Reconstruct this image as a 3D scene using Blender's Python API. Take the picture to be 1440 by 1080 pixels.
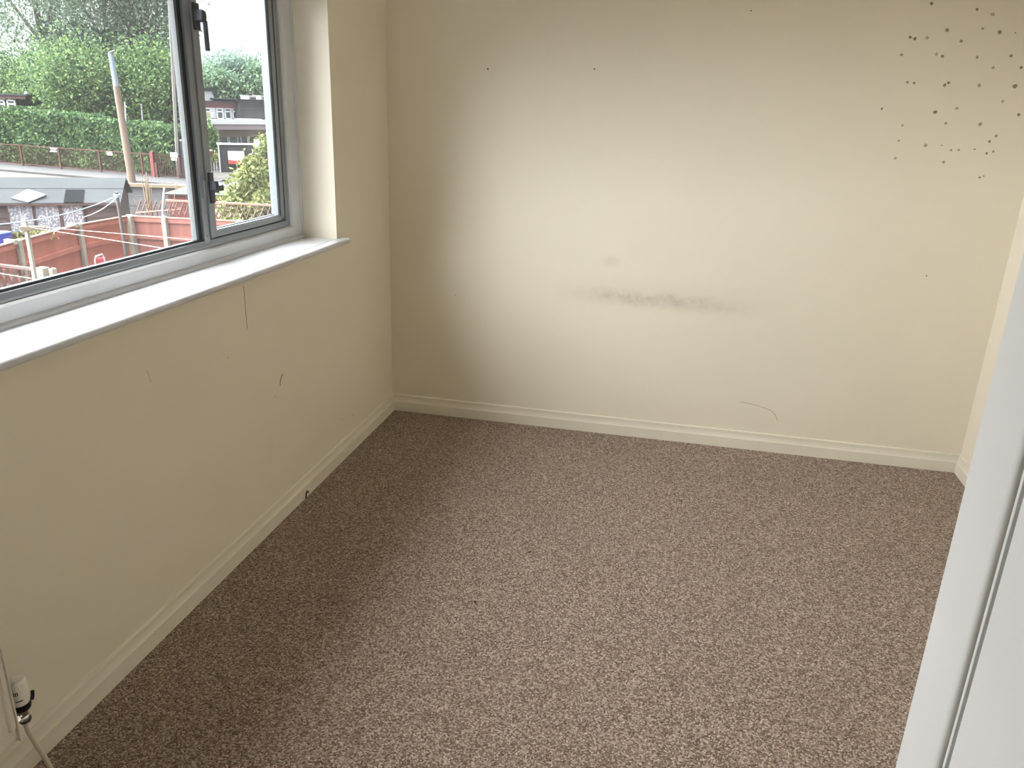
import bpy, math, random
import numpy as np
from mathutils import Matrix, Vector, Euler

for _o in list(bpy.data.objects):
    bpy.data.objects.remove(_o)
SC = bpy.context.scene
COL = SC.collection
PI = math.pi
random.seed(7)

# ------------------------------------------------------------------ camera
CAM_P = Vector((1.4219, -3.755, 1.55))
CAM_R = (1.2349, -0.0328, 0.2128)
FPX = 1100.44
cd = bpy.data.cameras.new('camera'); cam = bpy.data.objects.new('camera', cd); COL.objects.link(cam)
cam.location = CAM_P; cam.rotation_euler = CAM_R
cd.sensor_width = 36; cd.lens = FPX / 1440 * 36; cd.clip_start = .02; cd.clip_end = 500
SC.camera = cam
# ------------------------------------------------------------------ sky, sun, exposure
SKY = 1.3; SUN = 41.5; EXPO = 0.0
SUN_EL, SUN_AZ, SUN_ANGLE = 49, 5, 120          # elevation; degrees turned from +x towards +y (travel); size of the bright cloud patch
w = bpy.data.worlds.new('overcast_sky'); SC.world = w; w.use_nodes = True
bg = w.node_tree.nodes['Background']
bg.inputs[0].default_value = (0.93, 0.97, 1.0, 1); bg.inputs[1].default_value = SKY
sd = bpy.data.lights.new('hazy_sun', 'SUN'); sun = bpy.data.objects.new('hazy_sun', sd); COL.objects.link(sun)
sd.energy = SUN; sd.angle = math.radians(SUN_ANGLE); sd.color = (0.98, 0.985, 1.0)
_e, _a = math.radians(SUN_EL), math.radians(SUN_AZ)
_d = Vector((math.cos(_e) * math.cos(_a), math.cos(_e) * math.sin(_a), -math.sin(_e)))
sun.rotation_euler = _d.to_track_quat('-Z', 'Y').to_euler(); sun.location = (-8, -3, 9)
SC.view_settings.view_transform = 'Standard'; SC.view_settings.look = 'None'
SC.view_settings.exposure = EXPO; SC.view_settings.gamma = 1; SC.view_settings.use_curve_mapping = False
cy = SC.cycles
cy.use_denoising = True; cy.max_bounces = 14; cy.diffuse_bounces = 8; cy.transparent_max_bounces = 24
cy.sample_clamp_indirect = 6

# ------------------------------------------------------------------ helpers
_CM = Euler(CAM_R, 'XYZ').to_matrix()
def ray(px, py):
    return (_CM @ Vector(((px - 720) / FPX, -(py - 540) / FPX, -1))).normalized()
def at(px, py, z=None, x=None, y=None, r=None):
    """point of the world seen at a photo pixel: at a height, on a plane or at a ground distance"""
    d = ray(px, py)
    if z is not None: t = (z - CAM_P.z) / d.z
    elif x is not None: t = (x - CAM_P.x) / d.x
    elif y is not None: t = (y - CAM_P.y) / d.y
    else: t = r / math.hypot(d.x, d.y)
    return CAM_P + d * t

def wl(o):
    v = Vector((0, 0, 0))
    while o is not None:
        v = v + Vector(o.location); o = o.parent
    return v

class Frame:
    """upright working frame: u along, v towards the viewer, w up"""
    def __init__(s, O, A):
        s.O = Vector(O); s.O.z = 0; u = Vector(A) - s.O; u.z = 0; s.u = u.normalized()
        s.n = Vector((s.u.y, -s.u.x, 0))
    def __call__(s, p):
        return s.O + s.u * p[0] + s.n * p[1] + Vector((0, 0, p[2]))
    def pix(s, px, py, v=0):
        d = ray(px, py); q = s.O + s.n * v
        t = (q - CAM_P).dot(s.n) / d.dot(s.n)
        P = CAM_P + d * t - s.O
        return P.dot(s.u), P.z

class MB:
    def __init__(s, fr=None):
        s.v = []; s.f = []; s.fr = fr
    def add(s, pts, faces):
        n = len(s.v)
        s.v += [tuple(s.fr(p)) if s.fr else tuple(p) for p in pts]
        s.f += [tuple(i + n for i in f) for f in faces]
        return s
    def box(s, x0, x1, y0, y1, z0, z1):
        x0, x1 = min(x0, x1), max(x0, x1); y0, y1 = min(y0, y1), max(y0, y1); z0, z1 = min(z0, z1), max(z0, z1)
        p = [(x, y, z) for z in (z0, z1) for y in (y0, y1) for x in (x0, x1)]
        return s.add(p, [(0, 2, 3, 1), (4, 5, 7, 6), (0, 1, 5, 4), (2, 6, 7, 3), (0, 4, 6, 2), (1, 3, 7, 5)])
    def hexa(s, b, t):
        """solid between two four-cornered rings"""
        return s.add(list(b) + list(t), [(3, 2, 1, 0), (4, 5, 6, 7), (0, 1, 5, 4), (1, 2, 6, 5), (2, 3, 7, 6), (3, 0, 4, 7)])
    def loft(s, rings, close=True):
        n = len(rings[0]); pts = [p for r in rings for p in r]; F = []
        for k in range(len(rings) - 1):
            for i in range(n):
                j = (i + 1) % n
                F.append((k * n + i, k * n + j, (k + 1) * n + j, (k + 1) * n + i))
        if close:
            F.append(tuple(range(n))[::-1]); F.append(tuple((len(rings) - 1) * n + i for i in range(n)))
        return s.add(pts, F)
    def prism(s, poly, axis, c0, c1):
        def mk(c):
            if axis == 'x': return [(c, a, b) for a, b in poly]
            if axis == 'y': return [(a, c, b) for a, b in poly]
            return [(a, b, c) for a, b in poly]
        return s.loft([mk(c0), mk(c1)])
    def tube(s, pts, r, n=8, r1=None):
        pts = [Vector(p) for p in pts]; rings = []; m = len(pts)
        up = None
        for i, p in enumerate(pts):
            d = (pts[min(i + 1, m - 1)] - pts[max(i - 1, 0)]).normalized()
            if up is None:
                up = Vector((0, 0, 1)) if abs(d.z) < .9 else Vector((1, 0, 0))
            a = d.cross(up).normalized(); b = a.cross(d).normalized(); up = b
            rr = r if r1 is None else r + (r1 - r) * i / max(1, m - 1)
            rings.append([tuple(p + a * rr * math.cos(2 * PI * k / n) + b * rr * math.sin(2 * PI * k / n)) for k in range(n)])
        return s.loft(rings)
    def lathe(s, prof, c, n=20, M=None):
        rings = []
        for r, z in prof:
            ring = [Vector((r * math.cos(2 * PI * k / n), r * math.sin(2 * PI * k / n), z)) for k in range(n)]
            rings.append([tuple(Vector(c) + (M @ p if M else p)) for p in ring])
        return s.loft(rings)
    def build(s, name, mat, parent=None, smooth=False, bevel=0, loc=None, seg=2):
        base = wl(parent) if parent else Vector(loc or (0, 0, 0))
        if parent and loc is not None: base = base + Vector(loc)
        me = bpy.data.meshes.new(name)
        me.from_pydata([(a - base.x, b - base.y, c - base.z) for a, b, c in s.v], [], s.f)
        me.update()
        return link(name, me, mat, parent, smooth, bevel, loc, seg)

def link(name, me, mat, parent=None, smooth=False, bevel=0, loc=None, seg=2):
    import bmesh
    if not me.get('n'):
        bm = bmesh.new(); bm.from_mesh(me); bmesh.ops.recalc_face_normals(bm, faces=bm.faces); bm.to_mesh(me); bm.free()
    o = bpy.data.objects.new(name, me); COL.objects.link(o)
    if mat and not me.materials: me.materials.append(mat)
    if smooth:
        me.polygons.foreach_set('use_smooth', [True] * len(me.polygons))
        try: me.set_sharp_from_angle(angle=math.radians(40))
        except Exception: pass
    if loc is not None: o.location = loc
    if parent: o.parent = parent
    if bevel:
        b = o.modifiers.new('Bevel', 'BEVEL'); b.width = bevel; b.segments = seg; b.limit_method = 'ANGLE'; b.harden_normals = False
    return o

def tag(o, label=None, cat=None, group=None, kind=None):
    if label: o['label'] = label
    if cat: o['category'] = cat
    if group: o['group'] = group
    if kind: o['kind'] = kind
    return o
def thing(name, label, cat, loc, group=None):
    o = bpy.data.objects.new(name, None); COL.objects.link(o); o.location = loc; o.empty_display_size = .05
    return tag(o, label, cat, group)
def struct(name, loc=(0, 0, 0), label=None):
    o = bpy.data.objects.new(name, None); COL.objects.link(o); o.location = loc; o.empty_display_size = .05
    return tag(o, label, kind='structure')
def cloud(name, P, Nn, size, mat, parent, aspect=.55, droop=0.0, seed=1):
    """many small leaves (folded rhombi) at points P"""
    rng = np.random.default_rng(seed); n = len(P)
    base = np.array(wl(parent)) if parent else np.zeros(3)
    a = rng.normal(size=(n, 3)); a[:, 2] -= droop; a /= np.linalg.norm(a, axis=1)[:, None]
    if Nn is None: Nn = rng.normal(size=(n, 3))
    q = Nn + rng.normal(size=(n, 3)) * .7
    b = np.cross(a, q); b /= np.linalg.norm(b, axis=1)[:, None] + 1e-9
    up = np.cross(a, b)
    s = size * rng.uniform(.6, 1.35, n)[:, None]
    V = np.empty((n, 4, 3)); c = P - base
    V[:, 0] = c - a * s * .5; V[:, 2] = c + a * s * .5
    V[:, 1] = c + b * s * .5 * aspect + up * s * .10; V[:, 3] = c - b * s * .5 * aspect + up * s * .10
    me = bpy.data.meshes.new(name)
    me.vertices.add(n * 4); me.vertices.foreach_set('co', V.reshape(-1).astype(np.float32))
    idx = (np.arange(n)[:, None] * 4 + np.array([0, 1, 2, 0, 2, 3])[None]).reshape(-1)
    me.loops.add(n * 6); me.loops.foreach_set('vertex_index', idx.astype(np.int32))
    me.polygons.add(n * 2); me.polygons.foreach_set('loop_start', np.arange(0, n * 6, 3, dtype=np.int32))
    try: me.polygons.foreach_set('loop_total', np.full(n * 2, 3, dtype=np.int32))
    except Exception: pass
    me.update(calc_edges=True); me['n'] = 1
    return tag(link(name, me, mat, parent), kind='stuff')

# ------------------------------------------------------------------ materials
class N:
    def __init__(s, name):
        s.m = bpy.data.materials.new(name); s.m.use_nodes = True; s.t = s.m.node_tree
        s.b = s.t.nodes['Principled BSDF']; s.out = s.t.nodes['Material Output']
    def n(s, typ, ins=None, **kw):
        x = s.t.nodes.new(typ)
        for k, v in kw.items(): setattr(x, k, v)
        for k, v in (ins or {}).items():
            if hasattr(v, 'is_output'): s.t.links.new(v, x.inputs[k])
            else: x.inputs[k].default_value = v
        return x
    def l(s, a, b): s.t.links.new(a, b)
    def pos(s): return s.n('ShaderNodeNewGeometry').outputs['Position']
    def noise(s, scale, detail=3, rough=.6, vec=None, stretch=None):
        v = vec or s.pos()
        if stretch: v = s.n('ShaderNodeMapping', {0: v, 'Scale': stretch}).outputs[0]
        return s.n('ShaderNodeTexNoise', {'Vector': v, 'Scale': scale, 'Detail': detail, 'Roughness': rough}).outputs[0]
    def ramp(s, fac, *stops):
        r = s.n('ShaderNodeValToRGB', {0: fac}); e = r.color_ramp.elements
        while len(e) < len(stops): e.new(.5)
        for k, (p, c) in enumerate(stops):
            e[k].position = p; e[k].color = (*c, 1) if len(c) == 3 else c
        return r.outputs[0]
    def mix(s, fac, a, b, mode='MIX'):
        x = s.n('ShaderNodeMix', data_type='RGBA', blend_type=mode)
        for i, v in ((0, fac), (6, a), (7, b)):
            if hasattr(v, 'is_output'): s.l(v, x.inputs[i])
            else: x.inputs[i].default_value = v if i == 0 else ((*v, 1) if len(v) == 3 else v)
        return x.outputs[2]
    def math(s, op, a, b=0.0, c=0.0):
        x = s.n('ShaderNodeMath', operation=op)
        for i, v in enumerate((a, b, c)):
            if hasattr(v, 'is_output'): s.l(v, x.inputs[i])
            else: x.inputs[i].default_value = v
        return x.outputs[0]
    def bump(s, h, strength=.2, dist=.002):
        x = s.n('ShaderNodeBump', {'Height': h, 'Strength': strength, 'Distance': dist}); s.l(x.outputs[0], s.b.inputs['Normal']); return x
    def col(s, c):
        if hasattr(c, 'is_output'): s.l(c, s.b.inputs['Base Color'])
        else: s.b.inputs['Base Color'].default_value = (*c, 1)
        return s
    def rough(s, r, spec=None):
        s.b.inputs['Roughness'].default_value = r
        if spec is not None: s.b.inputs['Specular IOR Level'].default_value = spec
        return s
def plain(name, c, r=.6, var=.12, scale=8, metal=0, bump=0, bscale=60, stretch=None, spec=.4):
    x = N(name); c2 = tuple(min(1, v * (1 - var)) for v in c); c1 = tuple(min(1, v * (1 + var * .6)) for v in c)
    x.col(x.ramp(x.noise(scale, 4, stretch=stretch), (.3, c2), (.7, c1))); x.rough(r, spec); x.b.inputs['Metallic'].default_value = metal
    if bump: x.bump(x.noise(bscale, 3, stretch=stretch), bump, .004)
    return x.m
def leafy(name, dark, mid, light, trans=.25):
    x = N(name)
    rnd = x.n('ShaderNodeNewGeometry').outputs['Random Per Island']
    big = x.noise(.55, 3)
    f = x.math('ADD', x.math('MULTIPLY', rnd, .55), x.math('MULTIPLY', big, .5))
    c = x.ramp(f, (.25, dark), (.55, mid), (.85, light)); x.col(c); x.rough(.7, .15)
    tr = x.n('ShaderNodeBsdfTranslucent', {0: c}); ms = x.n('ShaderNodeMixShader', {0: trans})
    x.l(x.b.outputs[0], ms.inputs[1]); x.l(tr.outputs[0], ms.inputs[2]); x.l(ms.outputs[0], x.out.inputs[0])
    return x.m

def wall_mat(name, smudge=False):
    x = N(name); p = x.pos()
    c = x.ramp(x.noise(1.6, 4), (.3, (.785, .73, .61)), (.7, (.81, .755, .635)))
    if smudge:                                   # long grey scuff left by furniture, faint round mark above it
        m = x.n('ShaderNodeMapping', {0: p}); s = x.n('ShaderNodeSeparateXYZ', {0: p})
        def band(v, c0, hw, soft):
            d = x.math('ABSOLUTE', x.math('SUBTRACT', v, c0))
            r = x.n('ShaderNodeMapRange', {0: d, 1: hw, 2: hw + soft, 3: 1.0, 4: 0.0}, interpolation_type='SMOOTHSTEP'); return r.outputs[0]
        zc = x.math('MULTIPLY_ADD', s.outputs[0], -.018, .735)
        dz = x.math('SUBTRACT', s.outputs[2], zc)
        k = x.math('MULTIPLY', band(x.math('ADD', dz, x.math('MULTIPLY_ADD', x.noise(9, 4), .06, -.03)), 0, .0, .055), band(s.outputs[0], 1.34, .05, .52))
        k = x.math('MULTIPLY', k, x.ramp(x.noise(22, 5, .7), (.35, (.10,) * 3), (.75, (.52,) * 3)))
        k = x.math('ADD', k, x.math('MULTIPLY', x.math('MULTIPLY', band(x.math('ADD', dz, -.02), 0, .01, .10), band(s.outputs[0], 1.36, .15, .5)), .09))
        k2 = x.math('MULTIPLY', x.math('MULTIPLY', band(s.outputs[0], 1.12, .01, .05), band(s.outputs[2], .885, .008, .03)), x.math('MULTIPLY', x.noise(60, 3), .28))
        c = x.mix(x.math('ADD', k, k2), c, (.30, .27, .22))
    x.col(c); x.rough(.55, .3)
    x.bump(x.math('ADD', x.noise(180, 2), x.math('MULTIPLY', x.noise(7, 3), 1.6)), .10, .0018)
    return x.m

M = {}
M['wall'] = wall_mat('cream_wall_paint'); M['wall_back'] = wall_mat('cream_wall_paint_scuffed', True)
M['ceiling'] = plain('ceiling_white', (.88, .87, .84), .8, .03)
M['skirting'] = plain('cream_gloss_paint', (.80, .755, .645), .32, .04, 5, bump=.06, bscale=25)
M['door'] = plain('white_satin_paint', (.66, .655, .65), .34, .03, 3, bump=.05, bscale=30)
M['sill'] = plain('white_sill_gloss', (.62, .635, .67), .22, .03, 9, bump=.05, bscale=35)
M['timber_white'] = plain('white_timber_paint', (.60, .615, .64), .35, .04, 7, bump=.05, bscale=40)
M['alu'] = plain('grey_aluminium', (.27, .30, .33), .36, .05, 4, metal=.3)
M['alu_light'] = plain('pale_aluminium_bead', (.74, .76, .78), .4, .04, 4, metal=.2)
M['bead'] = plain('outer_glazing_bead_grey', (.17, .18, .185), .6, .05, 4, spec=.15)
M['gasket'] = plain('black_gasket_and_gap_shade', (.02, .028, .036), .55, .1)
M['handle'] = plain('dark_grey_metal', (.075, .08, .095), .45, .1, metal=.2)
M['screw'] = plain('screw_steel', (.2, .2, .2), .4, .1, metal=.6)
def carpet_mat():
    x = N('brown_twist_carpet'); p = x.pos()
    v = x.n('ShaderNodeTexVoronoi', {'Vector': x.n('ShaderNodeVectorMath', {0: p, 1: x.n('ShaderNodeTexNoise', {'Vector': p, 'Scale': 120.0, 'Detail': 2.0}).outputs[1]}, operation='MULTIPLY_ADD').outputs[0] if False else p, 'Scale': 225.0}, feature='F1')
    rnd = x.n('ShaderNodeSeparateColor', {0: v.outputs['Color']}).outputs[0]
    f = x.math('ADD', x.math('MULTIPLY', rnd, .50), x.math('MULTIPLY', x.noise(275, 3, .72), .55))
    c = x.ramp(f, (.25, (.068, .036, .018)), (.45, (.28, .192, .14)), (.645, (.51, .395, .317)), (.83, (.97, .83, .71)))
    c = x.mix(x.math('MULTIPLY', x.noise(3.2, 4), .35), c, (.25, .18, .14))
    x.col(c); x.rough(.95, .1)
    x.b.inputs['Sheen Weight'].default_value = .15; x.b.inputs['Sheen Roughness'].default_value = .6
    h = x.math('ADD', x.math('MULTIPLY', v.outputs['Distance'], -1.2), x.math('MULTIPLY', x.noise(420, 2), .6))
    x.bump(h, .9, .006)
    return x.m
M['carpet'] = carpet_mat()
M['fluff'] = plain('dark_fluff', (.03, .02, .015), .9)
M['thread'] = plain('carpet_thread_brown', (.13, .09, .07), .9)
M['putty'] = plain('old_putty_grey', (.30, .255, .19), .8, .15)
M['putty_pale'] = plain('old_putty_stain', (.44, .385, .29), .7, .12)
M['mark'] = plain('dark_scratch', (.10, .075, .05), .8)
M['hairline'] = plain('hairline_crack', (.40, .35, .26), .8)
def glass_mat(name, veil):
    x = N(name); x.t.nodes.remove(x.b)
    tr = x.n('ShaderNodeBsdfTransparent', {0: (.96, .975, .975, 1)}); gl = x.n('ShaderNodeBsdfGlossy', {0: (1, 1, 1, 1), 1: .0})
    lw = x.n('ShaderNodeLayerWeight', {0: .5}).outputs[1]
    fr = x.math('MULTIPLY_ADD', x.math('POWER', lw, 5.0), .5, .018); m1 = x.n('ShaderNodeMixShader', {0: fr})
    x.l(tr.outputs[0], m1.inputs[1]); x.l(gl.outputs[0], m1.inputs[2])
    du = x.n('ShaderNodeBsdfTranslucent', {0: (.92, .93, .95, 1)}); df = x.n('ShaderNodeBsdfDiffuse', {0: (.9, .9, .9, 1)})  # pale scattering layer put in as the haze of reflections on the panes
    m3 = x.n('ShaderNodeMixShader', {0: .25}); x.l(du.outputs[0], m3.inputs[1]); x.l(df.outputs[0], m3.inputs[2])
    k = x.math('MULTIPLY', x.ramp(x.noise(2.2, 4), (.3, (.6,) * 3), (.75, (1.3,) * 3)), veil)
    m2 = x.n('ShaderNodeMixShader', {0: k}); x.l(m1.outputs[0], m2.inputs[1]); x.l(m3.outputs[0], m2.inputs[2])
    x.l(m2.outputs[0], x.out.inputs[0]); return x.m
M['glass'] = glass_mat('veiled_window_glass', .006)
M['rad'] = plain('radiator_cream_enamel', (.80, .765, .67), .35, .03)
M['trv_white'] = plain('white_valve_plastic', (.84, .82, .76), .35, .03)
M['black'] = plain('black_plastic', (.012, .012, .014), .4)
M['chrome'] = plain('chrome', (.75, .74, .72), .12, .03, metal=1)
M['pipe'] = plain('painted_pipe', (.72, .66, .54), .35, .05)

# ------------------------------------------------------------------ the room
W = 2.8256; YB = -4.7; H = 2.36
WC = 1.676                  # plane of the cupboard wall beside the camera
YN = -3.105                 # where that wall returns to the right wall
XW = -.222; SILL = 1.0107; REV = -.6298; XF = -.154; YL = -2.80; HEAD = 2.12
floor = MB().box(0, W, YB, 0, -.06, 0).build('floor', M['carpet'], loc=(1.4, -2.3, 0)); tag(floor, 'brown flecked twist-pile carpet', kind='structure')
ceil = MB().box(-.22, W + .1, YB - .1, .1, H, H + .1).build('ceiling', M['ceiling']); tag(ceil, kind='structure')
wb = MB().box(XW, W + .12, 0, .12, -.06, H).build('wall_back', M['wall_back']); tag(wb, 'cream painted wall with putty spots and a long grey scuff', kind='structure')
m = MB()
m.box(XW, 0, YB, 0, -.06, SILL - .024)
m.box(XW, 0, YB, YL, SILL - .024, HEAD); m.box(XW, 0, REV, 0, SILL - .024, HEAD)
m.box(XW, 0, YB, 0, HEAD, H)
wleft = m.build('wall_left', M['wall']); tag(wleft, 'cream painted window wall with hairline cracks', kind='structure')
wr = MB().box(W, W + .12, YN - .1, 0, -.06, H).build('wall_right', M['wall']); tag(wr, 'cream painted right wall', kind='structure')
DY0, DY1 = -3.2154, -3.985   # doorway in the cupboard wall
m = MB(); m.box(WC, W, YN - .09, YN, 0, H); m.box(WC, WC + .09, DY0 + .02, YN - .09, 0, H); m.box(WC, WC + .09, DY1 - .02, DY0 + .02, 2.03, H); m.box(WC, WC + .09, YB, DY1 - .02, 0, H)
tag(m.build('wall_cupboard', M['wall']), 'cream wall of the built-in cupboard', kind='structure')
tag(MB().box(XW, W, YB - .12, YB, -.06, H).build('wall_front', M['wall']), kind='structure')
# unseen eaves, added and sized to keep the floor under the window in shade
tag(MB().box(-.50, XW, YB - 1, 1.5, 2.33, 2.50).build('trim_1', M['timber_white']), 'unseen white eaves added to shade the floor under the window', kind='structure')

HS = .0911
SK = [(0, 0), (.015, 0), (.015, .052), (.0115, .056), (.0085, .080), (.0095, .0835), (.008, .0885), (.004, HS), (0, HS)]
def skirting(name, pts_fn, c0, c1, axis):
    m = MB()
    def ring(c): return [pts_fn(a, b, c) for a, b in SK]
    n = 24
    m.loft([ring(c0 + (c1 - c0) * i / n) for i in range(n + 1)])
    tag(m.build(name, M['skirting'], smooth=True), 'cream gloss painted skirting board', kind='structure')
skirting('baseboard_left', lambda a, b, c: (a, c, b), YB, 0, 'y')
skirting('baseboard_back', lambda a, b, c: (c, -a, b), .006, W - .006, 'x')
skirting('baseboard_right', lambda a, b, c: (W - a, c, b), YN, 0, 'y')

# marks on the walls -------------------------------------------------
spots = [(280,20,9,1),(535,53,7,1),(623,80,9,0),(367,170,9,1),(568,160,7,0),(665,180,9,1),(752,185,4,0),(160,209,7,1),(185,218,8,1),(253,214,9,0),(447,231,8,1),(110,309,7,0),(307,306,8,0),(341,316,8,1),(537,323,8,0),(727,314,8,1),(626,381,8,0),(784,380,8,1),(145,463,7,1),(181,467,7,1),(354,478,8,1),(375,466,7,1),(548,479,9,0),(747,485,11,1),(680,570,7,0),(2,610,5,1),(299,630,10,1),(424,608,8,0),(771,646,9,1),(116,705,6,0),(360,693,7,0),(553,698,10,0),(642,764,8,0),(95,792,6,0),(606,795,7,1),(245,818,9,0),(337,817,4,1),(389,845,7,0),(433,843,6,0),(522,840,5,0),(590,862,7,1),(626,853,7,0),(77,890,8,0),(347,912,7,0),(552,998,6,1),(574,991,5,0)]
random.seed(3)
for zx, zy, r, dk in spots:
    P = at(1240 + zx / 4, zy / 4, y=0); R = r / 4 * .0033
    m = MB(); rings = []
    k = 9; wob = [random.uniform(.72, 1.2) for _ in range(k)]
    for f, d in ((1, .0002), (.8, .0013), (.35, .002)):
        rings.append([(P.x + R * f * wob[i] * math.cos(2 * PI * i / k), -d, P.z + R * f * wob[i] * .95 * math.sin(2 * PI * i / k)) for i in range(k)])
    m.loft(rings); m.build('putty_spot', M['putty' if dk else 'putty_pale'], wb, smooth=True, loc=tuple(P))
for px, py, s in ((686, 97, .004), (836, 97, .0035), (1240, 153, .004), (1056, 15, .003), (640, 415, .002), (1303, 388, .003), (880, 606, .0028)):
    P = at(px, py, y=0); R = s

    m = MB(); m.loft([[(P.x + R * f * math.cos(i * PI / 4), -d, P.z + R * f * math.sin(i * PI / 4)) for i in range(8)] for f, d in ((1, .0002), (.7, .0012))])
    m.build('pin_mark', M['mark'], wb, loc=tuple(P))
m = MB(); m.tube([at(px, py, y=0) for px, py in ((1040.8, 565.3), (1051, 566.8), (1061.7, 569.4), (1073, 573), (1083.9, 577.2), (1090, 583), (1093.6, 591))], .0011, 6)
m.build('curved_scratch', M['putty'], wb)
def wall_line(pix, r, name, mat):
    m = MB(); m.tube([at(px, py, x=0) for px, py in pix], r, 6); m.build(name, mat, wleft)
wall_line([(397.5, 526), (395.5, 529), (394.4, 534), (393.7, 542)], .0018, 'dark_scratch', M['mark'])
wall_line([(342.4, 402), (343.5, 414), (344.8, 430), (346, 445), (347.7, 462)], .0009, 'hairline_crack', M['mark'])
wall_line([(206, 520), (209, 527), (212, 538)], .0007, 'faint_scratch', M['hairline'])
for px, py in ((320, 502), (386.5, 557), (481, 589), (495, 583), (392, 537)):
    wall_line([(px, py), (px + .8, py + 1.2)], .0012, 'pin_mark', M['hairline'])

# carpet debris: crumbs and a pulled thread ---------------------------------
for k, (px, py, r) in enumerate(((744.5, 776, .0042), (668.3, 846.5, .0042))):
    P = at(px, py, z=.003); m = MB(); rings = []
    for f, z in ((.5, -.002), (1, .0015), (.8, .004), (.25, .0055)):
        rings.append([(P.x + r * f * (1.3 if k else 1) * random.uniform(.7, 1.2) * math.cos(i), P.y + r * f * random.uniform(.7, 1.2) * math.sin(i), z) for i in [2 * PI * j / 8 for j in range(8)]])
    o = m.loft(rings).build('lint_ball', M['fluff'], smooth=True, loc=(P.x, P.y, 0))
    tag(o, ['round black speck of lint on the open middle of the brown carpet', 'brownish crumb on the carpet nearer the shadow edge, lower left of the black speck'][k], 'lint')
P = at(432, 700, z=0)
m = MB(); m.tube([(.020, P.y - .012, .001), (.0185, P.y - .006, .014), (.018, P.y, .024), (.0185, P.y + .006, .028), (.020, P.y + .010, .025), (.021, P.y + .011, .019)], .0032, 7)
tag(m.build('carpet_thread', M['thread'], smooth=True, loc=(.02, P.y, 0)), 'pulled carpet thread curling up against the left skirting board', 'thread')

# ------------------------------------------------------------------ window
win = struct('window_1', (XF, -1.7, SILL), 'grey aluminium window in a white timber frame')
m = MB()                                          # white timber sub-frame
m.prism([(XF - .055, SILL), (XF, SILL), (XF, SILL + .050), (XF - .007, SILL + .056), (XF - .055, SILL + .056)], 'y', YL, REV - .0745)
m.prism([(XF - .055, REV), (XF - .055, REV - .088), (XF - .010, REV - .088), (XF - .002, REV - .080), (XF, REV - .074), (XF, REV)], 'z', SILL, HEAD)
m.box(XF - .055, XF, YL, YL + .085, SILL, HEAD); m.box(XF - .055, XF, YL, REV, HEAD - .06, HEAD)
m.build('timber_frame', M['timber_white'], win, bevel=.0015)
m = MB(); m.prism([(XF - .002, SILL), (XF + .012, SILL), (XF + .010, SILL + .009), (XF + .003, SILL + .014), (XF - .002, SILL + .014)], 'y', YL, REV)
m.prism([(XF - .002, REV - .0005), (XF - .002, REV - .013), (XF + .005, REV - .010), (XF + .008, REV - .0005)], 'z', SILL, HEAD)
m.build('cover_bead', M['timber_white'], win, bevel=.001)
XA, XO = -.170, -.199
m = MB()
m.prism([(XO, 1.066), (XA + .003, 1.066), (XA + .003, 1.074), (XA - .002, 1.091), (XO, 1.091)], 'y', YL + .08, -.697)
m.box(XO, XA, -.743, -.697, 1.066, HEAD - .05); m.box(XO, XA, YL + .08, YL + .125, 1.066, HEAD - .05); m.box(XO, XA, YL + .08, -.697, HEAD - .095, HEAD - .05)
m.build('outer_frame', M['alu'], win, bevel=.002)
m = MB(); m.box(XO, XA, -1.328, -1.294, 1.08, HEAD - .06); mull = m.build('mullion', M['alu'], win, bevel=.002)
m = MB(); m.lathe([(.0042, 0), (.0042, .001), (.0025, .0016)], (XA, -1.311, 1.107), 10, Matrix.Rotation(PI / 2, 3, 'Y')); m.build('screw', M['screw'], mull)
m = MB()                                          # black gasket round the fixed pane
m.box(-.192, -.180, -1.346, -1.327, 1.085, HEAD - .09); m.box(-.192, -.178, YL + .11, -1.327, 1.086, 1.0985)
m.build('gasket', M['gasket'], win)
MB().box(-.1985, -.180, -1.3600, -1.3465, 1.09, HEAD - .09).build('glazing_bead', M['bead'], win)
g = MB().box(-.190, -.186, YL + .12, -1.330, 1.088, HEAD - .09).build('pane', M['glass'], win)
# opening casement
cs = bpy.data.objects.new('casement', None); COL.objects.link(cs); cs.parent = win; cs.location = Vector((XA, -1.05, 1.1)) - wl(win)
XC = -.164
m = MB(); m.box(-.198, XC, -1.294, -1.259, 1.097, HEAD - .10)
m.box(-.198, XC, -.790, -.764, 1.097, HEAD - .10); m.box(-.198, XC - .004, -.808, -.797, 1.12, HEAD - .12); m.prism([(-.198, 1.097), (XC, 1.097), (XC, 1.110), (XC - .008, 1.121), (-.198, 1.121)], 'y', -1.27, -.767)
m.box(-.198, XC, -1.27, -.767, HEAD - .125, HEAD - .10)
m.build('casement_frame', M['alu'], cs, bevel=.0018)
m = MB(); m.box(-.202, -.172, -.765, -.744, 1.094, HEAD - .09); m.box(-.202, XC - .010, -.798, -.789, 1.115, HEAD - .11); m.box(-.202, -.176, -1.27, -.744, 1.090, 1.098)  # black strips stand for shade in the casement gaps, beside real gasket
m.box(-.197, -.182, -1.265, -.82, 1.1205, 1.1235)
m.build('casement_gasket_shade', M['gasket'], cs)
MB().box(-.192, -.188, -1.262, -.800, 1.118, HEAD - .12).build('pane', M['glass'], cs)
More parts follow.
